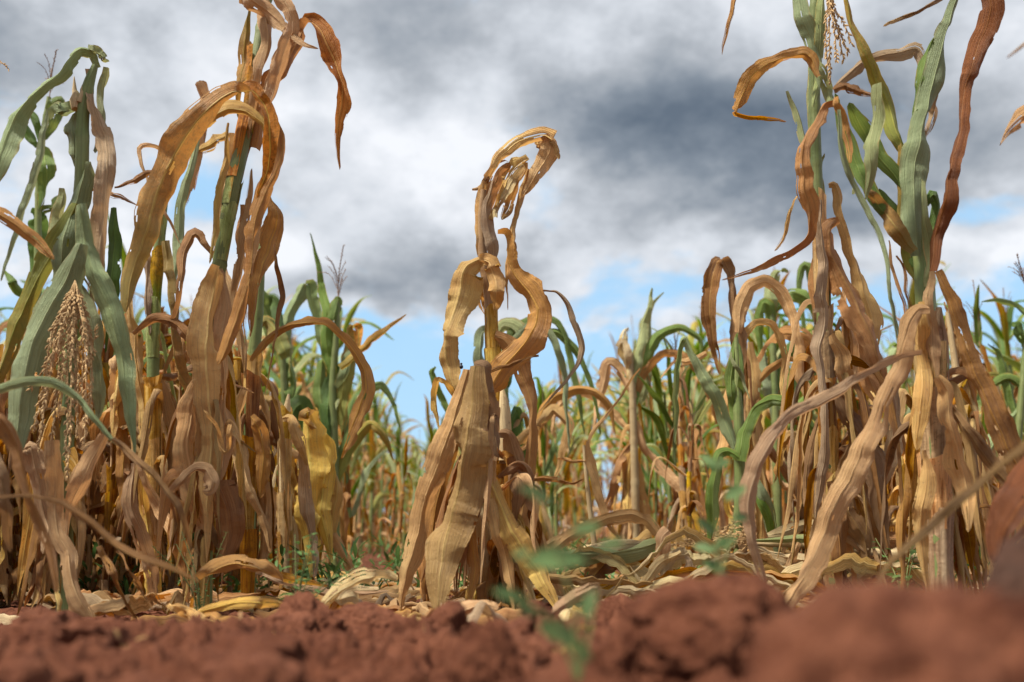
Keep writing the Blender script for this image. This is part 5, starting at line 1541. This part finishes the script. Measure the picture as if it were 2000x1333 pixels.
# ---- fallen plant
Rf = thing('fallen_maize_plant', 'fallen straw-coloured maize plant lying across the ground with its tassel pointing left', 'fallen maize plant', on_ground(1600, 2.5))
stalk(Rf, 2.5, [(1455, 1062, 8), (1520, 1062, 14), (1600, 1066, 18), (1700, 1078, 20), (1800, 1092, 20)], 'stalk_pale', seed=95)
leaves(Rf, 2.5, [
    ('straw', [(1500, 1046, 8), (1530, 1040, 24), (1570, 1028, 30), (1620, 1024, 30), (1680, 1030, 26), (1720, 1044, 8)], dict(d=-.04)),
    ('palegreen', [(1470, 1056, 8), (1520, 1052, 16), (1580, 1056, 18), (1640, 1066, 14), (1690, 1072, 4)], dict(d=-.06)),
    ('straw', [(1462, 1066, 8), (1500, 1082, 30), (1548, 1092, 34), (1600, 1094, 28), (1660, 1098, 22), (1720, 1108, 6)], dict(d=-.07, fold=.4)),
    ('straw', [(1590, 1080, 10), (1630, 1095, 26), (1680, 1105, 26), (1730, 1110, 8)], dict(d=-.05)),
    ('ochre', [(1700, 1030, 8), (1740, 1024, 26), (1790, 1010, 22), (1820, 1000, 5)], {}),
    ('straw', [(1690, 1080, 8), (1740, 1085, 26), (1770, 1070, 20), (1800, 1040, 6)], {}),
    ('rust', [(1700, 1050, 8), (1750, 1058, 36), (1790, 1060, 30), (1820, 1050, 8)], dict(d=.03)),
    ('straw', [(1560, 1110, 8), (1600, 1140, 20), (1640, 1160, 18), (1680, 1176, 6)], dict(d=-.1)),
    ('ochre', [(1640, 1090, 6), (1625, 1130, 18), (1600, 1165, 14), (1590, 1185, 4)], dict(d=-.1)),
    ('yellow', [(1650, 1100, 5), (1630, 1140, 14), (1605, 1175, 10)], dict(d=-.13)),
    ('pink', [(1560, 1060, 6), (1540, 1110, 20), (1560, 1150, 20), (1590, 1180, 6)], dict(d=-.1)),
])
hang_tassel(Rf, 2.42, (1478, 1052), [
    [(1440, 1048), (1380, 1056), (1304, 1064)], [(1440, 1042, .03), (1390, 1050, .03), (1330, 1070, .03)], [(1440, 1056, -.02), (1400, 1066, -.02), (1350, 1090, -.02)],
    [(1445, 1030, .04), (1400, 1040, .04), (1350, 1052, .04)], [(1440, 1062, -.04), (1420, 1085, -.04), (1460, 1110, -.04)], [(1450, 1020), (1430, 1024), (1410, 1034)],
    [(1460, 1064, .02), (1440, 1084, .02), (1410, 1104, .02)], [(1452, 1058), (1410, 1052), (1340, 1056)], [(1455, 1040, -.03), (1420, 1046, -.03), (1370, 1068, -.03)]], seed=19)
Rg_ = thing('fallen_maize_plant', 'fallen maize top with a pale green leaf, just right of the central plant', 'fallen maize plant', on_ground(1180, 2.35))
stalk(Rg_, 2.35, [(1040, 1096, 12), (1110, 1086, 12), (1200, 1068, 10), (1290, 1058, 8)], 'stalk_pale', seed=96)
leaves(Rg_, 2.35, [
    ('palegreen', [(1040, 1098, 10), (1100, 1088, 30), (1160, 1080, 44), (1220, 1074, 40), (1270, 1064, 26), (1296, 1056, 10)], dict(d=-.05, curl=.6, label='broad pale green dried leaf lying flat')),
    ('straw', [(1040, 1090, 8), (1110, 1078, 20), (1190, 1066, 22), (1270, 1060, 16), (1300, 1050, 6)], dict(d=-.03)),
    ('tan', [(1050, 1100, 8), (1090, 1064, 20), (1140, 1030, 22), (1190, 1010, 24), (1236, 1006, 24), (1262, 1020, 20), (1282, 1044, 18), (1290, 1060, 6)], dict(d=-.04)),
    ('tan', [(1060, 1070, 8), (1110, 1046, 18), (1170, 1024, 20), (1230, 1016, 14), (1262, 1026, 4)], dict(d=.02)),
    ('pink', [(1306, 1036, 26), (1292, 1050, 34), (1288, 1090, 28), (1278, 1130, 16), (1274, 1146, 4)], dict(d=-.08)),
    ('straw', [(1344, 1080, 24), (1312, 1090, 32), (1306, 1120, 30), (1318, 1150, 14)], dict(d=-.1, curl=1.1)),
    ('straw', [(1330, 1078, 14), (1290, 1104, 22), (1262, 1136, 20), (1236, 1166, 10), (1230, 1178, 3)], dict(d=-.12)),
    ('rust', [(1190, 1090, 8), (1170, 1110, 30), (1150, 1140, 36), (1140, 1170, 10)], dict(d=-.02)),
    ('brown', [(1200, 1110, 8), (1172, 1116, 26), (1150, 1132, 28), (1146, 1152, 8)], dict(d=-.04)),
    ('yellow', [(1150, 1166, 6), (1180, 1164, 16), (1210, 1168, 14), (1242, 1172, 4)], dict(d=-.06)),
    ('grey', [(1340, 1086, 8), (1348, 1110, 18), (1356, 1130, 20), (1362, 1150, 6)], dict(d=-.12, tear=6)),
])

# ---- fallen leaves, each a thing of its own
rf = np.random.default_rng(400)


def fallen(mat, pts, d, label, group=None, **kw):
    _seed[0] += 1
    rng = np.random.default_rng(_seed[0])
    k = dict(curl=.9, ripple=.13, rag=.08, holes=2, tear=2, fold=.3); k.update(kw)
    md = traced(pts, d, rng, depth_amp=.05, **k)
    loc = np.vstack(md.v).mean(0)
    o_ = md.obj('fallen_leaf', mat, None, loc)
    tag(o_, label, 'fallen leaf', group)


fallen('rust', [(390, 1132, 5), (425, 1110, 34), (465, 1098, 46), (505, 1108, 40), (545, 1128, -26), (590, 1142, -18), (640, 1150, -4)], 1.85, 'big orange-brown fallen leaf lying on edge left of the rounded clod', curl=.7)
fallen('straw', [(775, 1135, 6), (735, 1130, 26), (700, 1134, 40), (668, 1152, 36), (640, 1176, 26), (625, 1196, 8)], 1.75, 'pale straw fallen leaf with a bright midrib left of the central plant', curl=.7)
fallen('pink', [(500, 1120, 6), (540, 1134, 16), (590, 1150, 20), (640, 1158, 18), (700, 1160, 12), (760, 1158, 4)], 1.95, 'long thin pinkish fallen leaf between the orange leaf and the central plant')
fallen('straw', [(700, 1176, 8), (690, 1166, 24), (660, 1172, 30), (690, 1156, 20), (740, 1150, 6)], 1.8, 'bleached crumpled leaf on the ground beside the wide crumbly clod')
fallen('pink', [(850, 1232, 8), (872, 1208, 30), (910, 1192, 40), (940, 1180, 34), (975, 1185, 12)], 1.6, 'crumpled pinkish leaf on the soil at the foot of the central plant', ripple=.2)
fallen('grey', [(840, 1205, 6), (865, 1222, 28), (900, 1240, 34), (930, 1262, 16)], 1.5, 'grey-tan leaf scrap hanging over the soil in front of the central plant')
fallen('brown', [(1010, 1180, 8), (1050, 1195, 26), (1090, 1230, 36), (1110, 1262, 34), (1085, 1282, 12)], 1.45, 'dark orange-brown leaf curling down to the soil right of the central plant')
fallen('pink', [(1060, 1210, 10), (1100, 1180, 30), (1140, 1160, 36), (1165, 1150, 30), (1160, 1200, 20), (1155, 1235, 6)], 1.5, 'blurred folded tan leaf standing on the soil right of the central plant')
fallen('ochre', [(380, 1200, 6), (420, 1192, 24), (460, 1180, 26), (520, 1176, 22), (560, 1180, 6)], 1.75, 'ochre fallen leaf at the foot of the left plants behind the clods')
fallen('tan', [(330, 1180, 6), (370, 1196, 24), (400, 1212, 22), (430, 1222, 6)], 1.7, 'curled tan leaf by the feet of the left plants')
fallen('straw', [(208, 1232, 4), (212, 1250, 8), (220, 1275, 9), (216, 1296, 3)], 1.15, 'small whitish leaf shred sticking up from the soil at lower left', n=20)
fallen('yellow', [(100, 1100, 6), (110, 1150, 14), (120, 1190, 14), (116, 1235, 4)], 1.75, 'narrow yellow leaf hanging to the soil at lower left')
fallen('brown', [(196, 1066, 22), (222, 1115, 30), (250, 1172, 28), (272, 1216, 12)], 1.8, 'stiff dark brown folded leaf leaning at the foot of the left plants', fold=.6)
fallen('brown', [(226, 1078, 8), (258, 1128, 12), (298, 1192, 8)], 1.8, 'narrow dark leaf leaning beside the stiff folded one', fold=.6)
mats_ = ['tan', 'straw', 'rust', 'ochre', 'rust', 'grey', 'tan', 'rust']
for k in range(230):
    y = rf.uniform(1.55, 3.3)
    x = rf.uniform(-.53, .53)*y
    if y < 1.9 and x < -.2*y: y += .6
    ln = rf.uniform(.12, .4); a = rf.uniform(-.7, .7)+(math.pi if rf.random() < .5 else 0)
    n = 26
    t = np.linspace(0, 1, n)
    aa = a+vnoise1(rf, n, 3)*.9
    C = np.stack([x+np.cumsum(np.cos(aa))*ln/n, y+np.cumsum(np.sin(aa))*ln/n, 0*t], -1)
    C[:, 2] = ground_h(C[:, 0], C[:, 1])+.012+np.abs(vnoise1(rf, n, 4))*rf.uniform(.008, .05)
    Wd = np.stack([-np.sin(aa), np.cos(aa), vnoise1(rf, n, 3)*.9], -1)
    w = rf.uniform(.025, .055)*env(t); w[-1] = .001
    md = ribbon(C, Wd, w, rf, curl=rf.uniform(.6, 1.8), ripple=.12, rag=.08, tear=1, holes=1, us=US7)
    o_ = md.obj('fallen_leaf', mats_[k % 8], None, C.mean(0))
    lb = {'tan': 'tan', 'straw': 'straw-pale', 'pink': 'pinkish', 'ochre': 'ochre', 'rust': 'rust-brown', 'grey': 'greyish'}[mats_[k % 8]]+(' long' if ln > .28 else ' short' if ln < .18 else '')+' crumpled maize leaf lying on the ground '+zname(1000+FPX*x/y)
    tag(o_, lb, 'fallen leaf', 'dry leaf litter on the ground: '+lb)

# shreds of straw scattered over the bare soil
for k in range(60):
    y = rf.uniform(.85, 1.6); x = rf.uniform(-.53, .53)*y
    ln = rf.uniform(.015, .07); n = 14; a = rf.uniform(0, 6.28); t = np.linspace(0, 1, n)
    aa = a+vnoise1(rf, n, 2)*.7
    C = np.stack([x+np.cumsum(np.cos(aa))*ln/n, y+np.cumsum(np.sin(aa))*ln/n, 0*t], -1)
    C[:, 2] = ground_h(C[:, 0], C[:, 1])+.004+rf.uniform(0, .006)*np.abs(vnoise1(rf, n, 2))
    Wd = np.stack([-np.sin(aa), np.cos(aa), 0*t+rf.uniform(-.6, .6)], -1)
    md = ribbon(C, Wd, rf.uniform(.002, .009)*env(t)+.0004, rf, curl=.8, us=US5)
    mt_ = ['straw', 'tan', 'ochre'][k % 3]
    o_ = md.obj('straw_scrap', mt_, None, C.mean(0))
    lb = {'straw': 'pale', 'tan': 'tan', 'ochre': 'ochre'}[mt_]+(' long' if ln > .045 else ' tiny')+' shred of straw on the bare red soil '+('at the left' if x < -.15 else 'at the right' if x > .2 else 'before the central plant')
    tag(o_, lb, 'straw', 'shreds of straw on bare soil: '+lb)
# heap of broken stalk and leaf lying over the fallen plants
for k in range(48):
    mt_ = ['straw', 'tan', 'khaki', 'straw', 'straw', 'rust'][k % 6]
    px = rf.uniform(1080, 1800); y = rf.uniform(2.2, 2.75)
    x = (px-1000)/FPX*y
    ln = rf.uniform(.22, .55); n = 40; t = np.linspace(0, 1, n)
    a = rf.uniform(-.35, .35)+(math.pi if k % 2 else 0)
    aa = a+vnoise1(rf, n, 3, True)*.5
    hz = rf.uniform(.015, .13)
    C = np.stack([x+(np.cumsum(np.cos(aa))-n/2*math.cos(a))*ln/n, y+np.cumsum(np.sin(aa))*ln/n, 0*t], -1)
    C[:, 2] = ground_h(C[:, 0], C[:, 1])+.01+hz*(1-np.abs(2*t-1)**2*.8)*(1+.3*vnoise1(rf, n, 4, True))
    Wd = np.stack([-np.sin(aa)*.4, np.cos(aa)*.4, 1+vnoise1(rf, n, 3)*.8], -1)
    w = rf.uniform(.018, .045)*env(t); w[-1] = .001
    md = ribbon(C, Wd, w, rf, curl=rf.uniform(.5, 1.3), ripple=.08, rag=.08, tear=2, holes=1, wild=.8)
    o_ = md.obj('fallen_leaf', mt_, None, C.mean(0))
    cn = {'straw': 'straw-pale', 'tan': 'tan', 'khaki': 'dull khaki', 'ochre': 'ochre', 'palegreen': 'pale green', 'rust': 'rust-brown'}[mt_]
    lb = cn+(' long' if ln > .4 else ' short')+' broken leaf heaped with the fallen maize '+zname(px)
    tag(o_, lb, 'fallen leaf', 'broken leaves heaped over the fallen maize: '+lb)

# ---- weeds


def leaflet(md, p, dirv, ln, w, nrm_):
    dirv = norm(np.asarray(dirv, float)); s = norm(np.cross(dirv, nrm_)); up = np.cross(s, dirv)
    us = [0, .25, .55, .82, 1.0]; ws = [.15, .85, 1.0, .6, .02]
    V = []; UVs = []
    for u_, w_ in zip(us, ws):
        c = p+dirv*ln*u_+up*ln*(-.25*u_*u_)
        for sg in (-1, 0, 1):
            V.append(c+s*sg*w*w_*.5+up*abs(sg)*w*w_*.14); UVs.append([.5+sg*.5, u_])
    F = []
    for i in range(4):
        for j in range(2):
            a_ = i*3+j
            F.append([a_, a_+1, a_+4, a_+3])
    md.add(np.array(V), F, UVs, 1)


def weed(name, base, height, rng, label, group=None, leafsz=.016, nst=4, mat='weed_leaf', dens=.012, lean=(0, 0), parts=True):
    base = np.asarray(base, float)
    root = thing(name, label, 'weed', base, group)
    for s_ in range(nst):
        a = rng.uniform(0, 6.28); sp_ = rng.uniform(.1, .6) if nst > 1 else .05
        top = np.array([math.cos(a)*sp_*height+lean[0], math.sin(a)*sp_*height+lean[1], height*rng.uniform(.6, 1)])
        C, Lt = spline([[0, 0, -.01], list(top*[.25, .25, .5]), list(top)], 12)
        md = MD(); md.join(tube(C, np.linspace(.0016, .0006, 12), 5, cap=False, mi=0))
        k = .015; q = 0
        while k < Lt:
            i = k/Lt*11; i0 = min(int(i), 10)
            p = C[i0]*(1-(i-i0))+C[i0+1]*(i-i0)
            a2 = q*2.4+rng.uniform(-.4, .4)
            for h_ in range(2 if rng.random() < .5 else 1):
                dv = np.array([math.cos(a2+h_*3.14), math.sin(a2+h_*3.14), rng.uniform(-.1, .6)])
                l_ = leafsz*rng.uniform(.6, 1.25)*(1-.4*k/Lt)
                leaflet(md, p+norm(dv)*l_*.25, dv, l_, l_*.5, np.array([rng.uniform(-.3, .3), rng.uniform(-.3, .3), 1]))
            k += dens*rng.uniform(.7, 1.3); q += 1
        md.obj('stem', ['stalk_green', mat], root)
    return root


rw = np.random.default_rng(900)
b = P(578, 1190, 1.62); weed('leafy_weed', (b[0], b[1], ground_h(b[0], b[1])), .165, rw, 'small leafy green weed left of centre, growing in front of the yellow maize leaves', leafsz=.024, nst=6, dens=.013)
b = P(1765, 1160, 2.05); weed('leafy_weed', (b[0], b[1], ground_h(b[0], b[1])), .24, rw, 'dark green weed growing between the pair of tall plants on the right', leafsz=.03, nst=4, dens=.018)
b = P(395, 1170, 1.95); weed('leafy_weed', (b[0], b[1], ground_h(b[0], b[1])), .2, rw, 'thin wiry weed at the foot of the left plants', leafsz=.012, nst=4, dens=.012)
b = P(1265, 1160, 2.7); weed('leafy_weed', (b[0], b[1], 0), .17, rw, 'bushy weed behind the big blurred clod', leafsz=.02, nst=9)
b = P(790, 1110, 3.2); weed('leafy_weed', (b[0], b[1], 0), .13, rw, 'small round weed in the gap left of the central plant', leafsz=.014, nst=9, dens=.009)
b = P(838, 1195, 1.75); weed('leafy_weed', (b[0], b[1], ground_h(b[0], b[1])), .03, rw, 'tiny green seedling at the foot of the central plant', leafsz=.013, nst=2, dens=.007)


def blurweed(d, spots, stems, label):
    base = np.array(on_ground(stems[0][0][0], d))
    root = thing('foreground_weed', label, 'weed', base)
    for st in stems:
        pts = [P(q[0], q[1], d) - base for q in st]
        C, _ = spline(pts, 14)
        tube(C, np.linspace(.0015, .0007, 14), 5).obj('stem', 'stalk_green', root)
    for (x, y, l_, w_, ang_) in spots:
        md = MD()
        s = d/FPX
        dv = RT*math.cos(ang_)+UP*math.sin(ang_)
        p = P(x, y, d)-base-dv*l_*s*.5
        leaflet(md, p, dv+FW*.25, l_*s*.95, w_*s*.9, norm(-FW*.75+UP*.6))
        md.mi[-1][:] = 0
        md.obj('leaf', 'weed_leaf_grey', root)


blurweed(.62, [(1060, 968, 100, 30, -.35), (1095, 1092, 130, 56, .1), (1150, 1030, 70, 30, .3), (1005, 1165, 90, 30, -.25), (1030, 1190, 60, 34, -.6), (1100, 1240, 100, 50, -.35), (1150, 1180, 60, 36, 1.2), (1140, 1275, 70, 40, -.5), (1020, 1080, 40, 20, .5), (1200, 1060, 60, 20, .3)],
         [[(1130, 1330), (1120, 1200), (1090, 1080), (1050, 975)], [(1130, 1330), (1080, 1220), (1010, 1170)], [(1130, 1330), (1150, 1240), (1165, 1150)]],
         'out-of-focus green weed in the foreground between the central plant and the big clod')
blurweed(.9, [(1410, 905, 60, 26, .5), (1385, 900, 40, 24, 2.4), (1440, 960, 60, 30, .6), (1385, 1030, 60, 26, -.5), (1420, 1060, 60, 26, .4), (1375, 1070, 44, 24, 2.8), (1405, 1110, 70, 30, -.3), (1450, 1010, 40, 20, .2)],
         [[(1400, 1200), (1402, 1080), (1398, 980), (1405, 880)], [(1400, 1150), (1425, 1060), (1445, 960)]],
         'blurred slender green weed rising in front of the young green maize plant')

# ================================================================== THE FIELD BEHIND
rgf = np.random.default_rng(2024)


def thicket(seed):
    """dead stunted plant: stalk in dry sheaths with wide blades hanging down to the ground"""
    rng = np.random.default_rng(seed)
    n = 14; t = np.linspace(0, 1, n)
    C = np.stack([vnoise1(rng, n, 2)*.03*t, vnoise1(rng, n, 2)*.03*t, t-.01], -1)
    rad = .0145-.006*t
    parts = [('stalk', tube(C, rad, 8, ridge=.05), 'stalk_dry')]
    z = .08; k = 0; a0 = rng.uniform(0, 6)
    ms = ['tan', 'rust', 'khaki', 'pink', 'ochre', 'brown', 'rust', 'brown', 'umber', 'tan']
    while z < 1.0:
        mt_ = ms[rng.integers(10)]
        o = np.array([np.interp(z, t, C[:, 0]), np.interp(z, t, C[:, 1]), z])
        parts.append(('leaf', grow_leaf(o, a0+k*math.pi+rng.normal()*.6, min(z+.02, rng.uniform(.36, .62)), rng.uniform(.05, .088), True, rng, 30, US7, zmin=.01), mt_))
        o2 = o+[0, 0, .12]
        parts.append(('sheath', sheath(None, o-[0, 0, .03], o2, .0135, ms[rng.integers(10)], rng, n=8, flare=1.7, local=False), mt_))
        z += rng.uniform(.06, .095); k += 1
    return parts


protos = []
for k in range(20):
    dry = ([.9, .35, .8, .15, .6, .75, .3, .9, .5, .2, .6, .4, .5, .1]+[1.0]*6)[k]
    parts = gen_plant(3000+k*7, 1.0, dry, 'mid', tas=(k % 3 != 0)) if k < 14 else thicket(3300+k)
    r = thing('maize_plant', 'x', 'maize plant', (0, 0, 0))
    for nm, md, mt_ in parts:
        md.obj(nm, mt_, r)
    protos.append((r, dry))
ALLM = ['tan', 'rust', 'ochre', 'grey', 'pink', 'brown', 'straw', 'green', 'deepgreen', 'bluegreen', 'turning', 'turned', 'palegreen', 'stalk_dry', 'stalk_green', 'tassel_brown', 'umber', 'yellow']
lowp = []
for k in range(12):
    dry = [1.0, .3, .7, .15, .5, .9, .25, .8, .4, .1, .6, .35][k]
    parts = gen_plant(7000+k*5, 1.0, dry, 'low', tas=True)
    md = MD()
    for nm, m_, mt_ in parts:
        md.join(m_, matmap={0: ALLM.index(mt_)})
    lowp.append((md, md.mesh('maize_low', ALLM)))


def hcap(px, d):
    """how tall plants stand in this part of the field (stunted towards the open strip)"""
    pts = [(-200, 520), (300, 560), (520, 600), (640, 680), (740, 780), (800, 850), (880, 830), (1000, 790), (1150, 730), (1300, 670), (1450, 640), (1650, 620), (2200, 590)]
    y = np.interp(px, [p[0] for p in pts], [p[1] for p in pts])
    return y


used = set()
spots = []
hero_xy = [(o.location.x, o.location.y) for o in COL.objects if o.name.startswith('maize_plant') and o.parent is None and (o.location.x or o.location.y)]
for row in range(-16, 17):
    for k in range(60):
        y = 2.55+k*.27+rgf.uniform(-.08, .08)
        x = row*.62+(y-2.5)*.10+rgf.uniform(-.07, .07)-.12
        if abs(x) > y*.60+.3 or y > 15:
            continue
        if rgf.random() < .12:
            continue
        spots.append((x, y))
# extra stand behind the left thicket and the right pair
for k in range(70):
    yy = rgf.uniform(2.25, 3.5)
    spots.append((yy*rgf.uniform(-.56, -.20), yy))
for k in range(26):
    yy = rgf.uniform(2.5, 3.8)
    spots.append((yy*rgf.uniform(.27, .56), yy))
spots.sort(key=lambda s: s[1])
nmid = nlow = 0
for (x, y) in spots:
    px = 1000+FPX*(x/(y*math.cos(TH)))
    if any((x-hx)**2+(y-hy)**2 < .14**2 for hx, hy in hero_xy):
        continue
    if y < 3.0 and 620 < px < 1560:
        continue
    if y < 4.2 and 700 < px < 930:
        continue
    if y < 3.6 and 930 < px < 1180:
        continue
    ycap = hcap(px, y)
    top = P(px, ycap, y)[2]
    thick = y < 3.6 and (px < 640 or px > 1540)
    if thick: top = min(top, P(px, (690 if px < 520 else 800), y)[2])
    hgt = top*rgf.uniform(.62, 1.15) if y < 9 else top*rgf.uniform(.7, 1.08)
    hgt = float(np.clip(hgt, .42, 2.1))
    zn = zname(px)
    near_dry = y < 3.5 or (px < 600 and y < 4.5)
    gz = float(ground_h(x, y))
    if y < 6.2:
        cand = list(range(14, 20)) if thick and rgf.random() < .8 else [i for i in range(14) if (protos[i][1] > .55 if near_dry else (protos[i][1] <= .62 or rgf.random() < .3))]
        i = cand[rgf.integers(len(cand))]
        typ = 'stunted dead brown' if i > 13 else 'dry brown' if protos[i][1] > .7 else ('half-dry' if protos[i][1] > .38 else 'mostly green')
        lab = typ+(', tall,' if hgt > 1.15 else ', knee-high,' if hgt < .62 else '')+' maize plant '+('close ' if y < 3.0 else 'near ' if y < 3.9 else 'midway ' if y < 5 else 'farther off ')+zn
        copy_tree(protos[i][0], (x, y, gz), rgf.uniform(0, 6.28), hgt/1.05, lab, lab.replace('plant', 'plants', 1))
        nmid += 1
    elif nlow+nmid < 290:
        i = rgf.integers(12)
        o_ = bpy.data.objects.new('maize_plant', lowp[i][1]); COL.objects.link(o_)
        o_.location = (x, y, gz); o_.rotation_euler = (0, 0, rgf.uniform(0, 6.28)); s = hgt/1.05; o_.scale = (s, s, s)
        typ = 'mostly green' if [1.0, .3, .7, .15, .5, .9, .25, .8, .4, .1, .6, .35][i] < .38 else 'yellowing'
        lab = ('small distant ' if y < 9.5 else 'tiny far ')+typ+' maize plant '+zn
        tag(o_, lab, 'maize plant', lab.replace('plant', 'plants', 1)); nlow += 1
    else:
        used.add((x, y, hgt, gz))
for r, _ in protos:
    for ch in list(r.children):
        bpy.data.objects.remove(ch)
    bpy.data.objects.remove(r)
print('mid', nmid, 'low', nlow, 'rest', len(used))
# the far rows read as one mass
far = MD()
vl = [(np.vstack(m_.v), np.vstack(m_.f), np.vstack(m_.uv), np.concatenate(m_.mi), np.concatenate(m_.sm)) for m_, _ in lowp]


def addfar(x, y, h, z):
    V, F, UV, MI, SM = vl[rgf.integers(12)]
    a = rgf.uniform(0, 6.28); c, s = math.cos(a), math.sin(a)
    Vn = np.stack([V[:, 0]*c-V[:, 1]*s, V[:, 0]*s+V[:, 1]*c, V[:, 2]], -1)*h+[x, y, z]
    far.v.append(Vn); far.uv.append(UV); far.f.append(np.where(F < 0, -1, F+far.n)); far.mi.append(MI); far.sm.append(SM); far.n += len(V)


for (x, y, h, z) in used:
    addfar(x, y, h, z)
for k in range(260):
    y = 13+32*rgf.random()**1.3
    x = rgf.uniform(-.62, .62)*y
    px = 1000+FPX*(x/(y*math.cos(TH)))
    h = np.clip(P(px, hcap(px, y)+30, y)[2]*rgf.uniform(.7, 1), .6, 1.8)
    addfar(x, y, float(h), float(ground_h(x, y)))
fo = far.obj('distant_maize', ALLM)
fo['kind'] = 'stuff'; fo['label'] = 'mass of distant maize at the back of the field'
# low weeds and grass between the rows
gw = MD()
for k in range(1500):
    y = 2.5+rgf.random()**1.5*9
    x = rgf.uniform(-.58, .58)*y
    z = float(ground_h(x, y)); hh = rgf.uniform(.03, .14)
    for q in range(6):
        a = rgf.uniform(0, 6.28); dv = np.array([math.cos(a)*.7, math.sin(a)*.7, rgf.uniform(.3, 1.4)])
        leaflet(gw, np.array([x, y, z])+np.array([math.cos(a), math.sin(a), 0])*.02*rgf.random()+np.array([0, 0, hh*rgf.random()]), dv, rgf.uniform(.02, .07), rgf.uniform(.006, .016), np.array([0, .2, 1]))
go2 = gw.obj('ground_weeds', ['weed_leaf', 'weed_leaf'])
go2['kind'] = 'stuff'; go2['label'] = 'low green weeds between the rows'
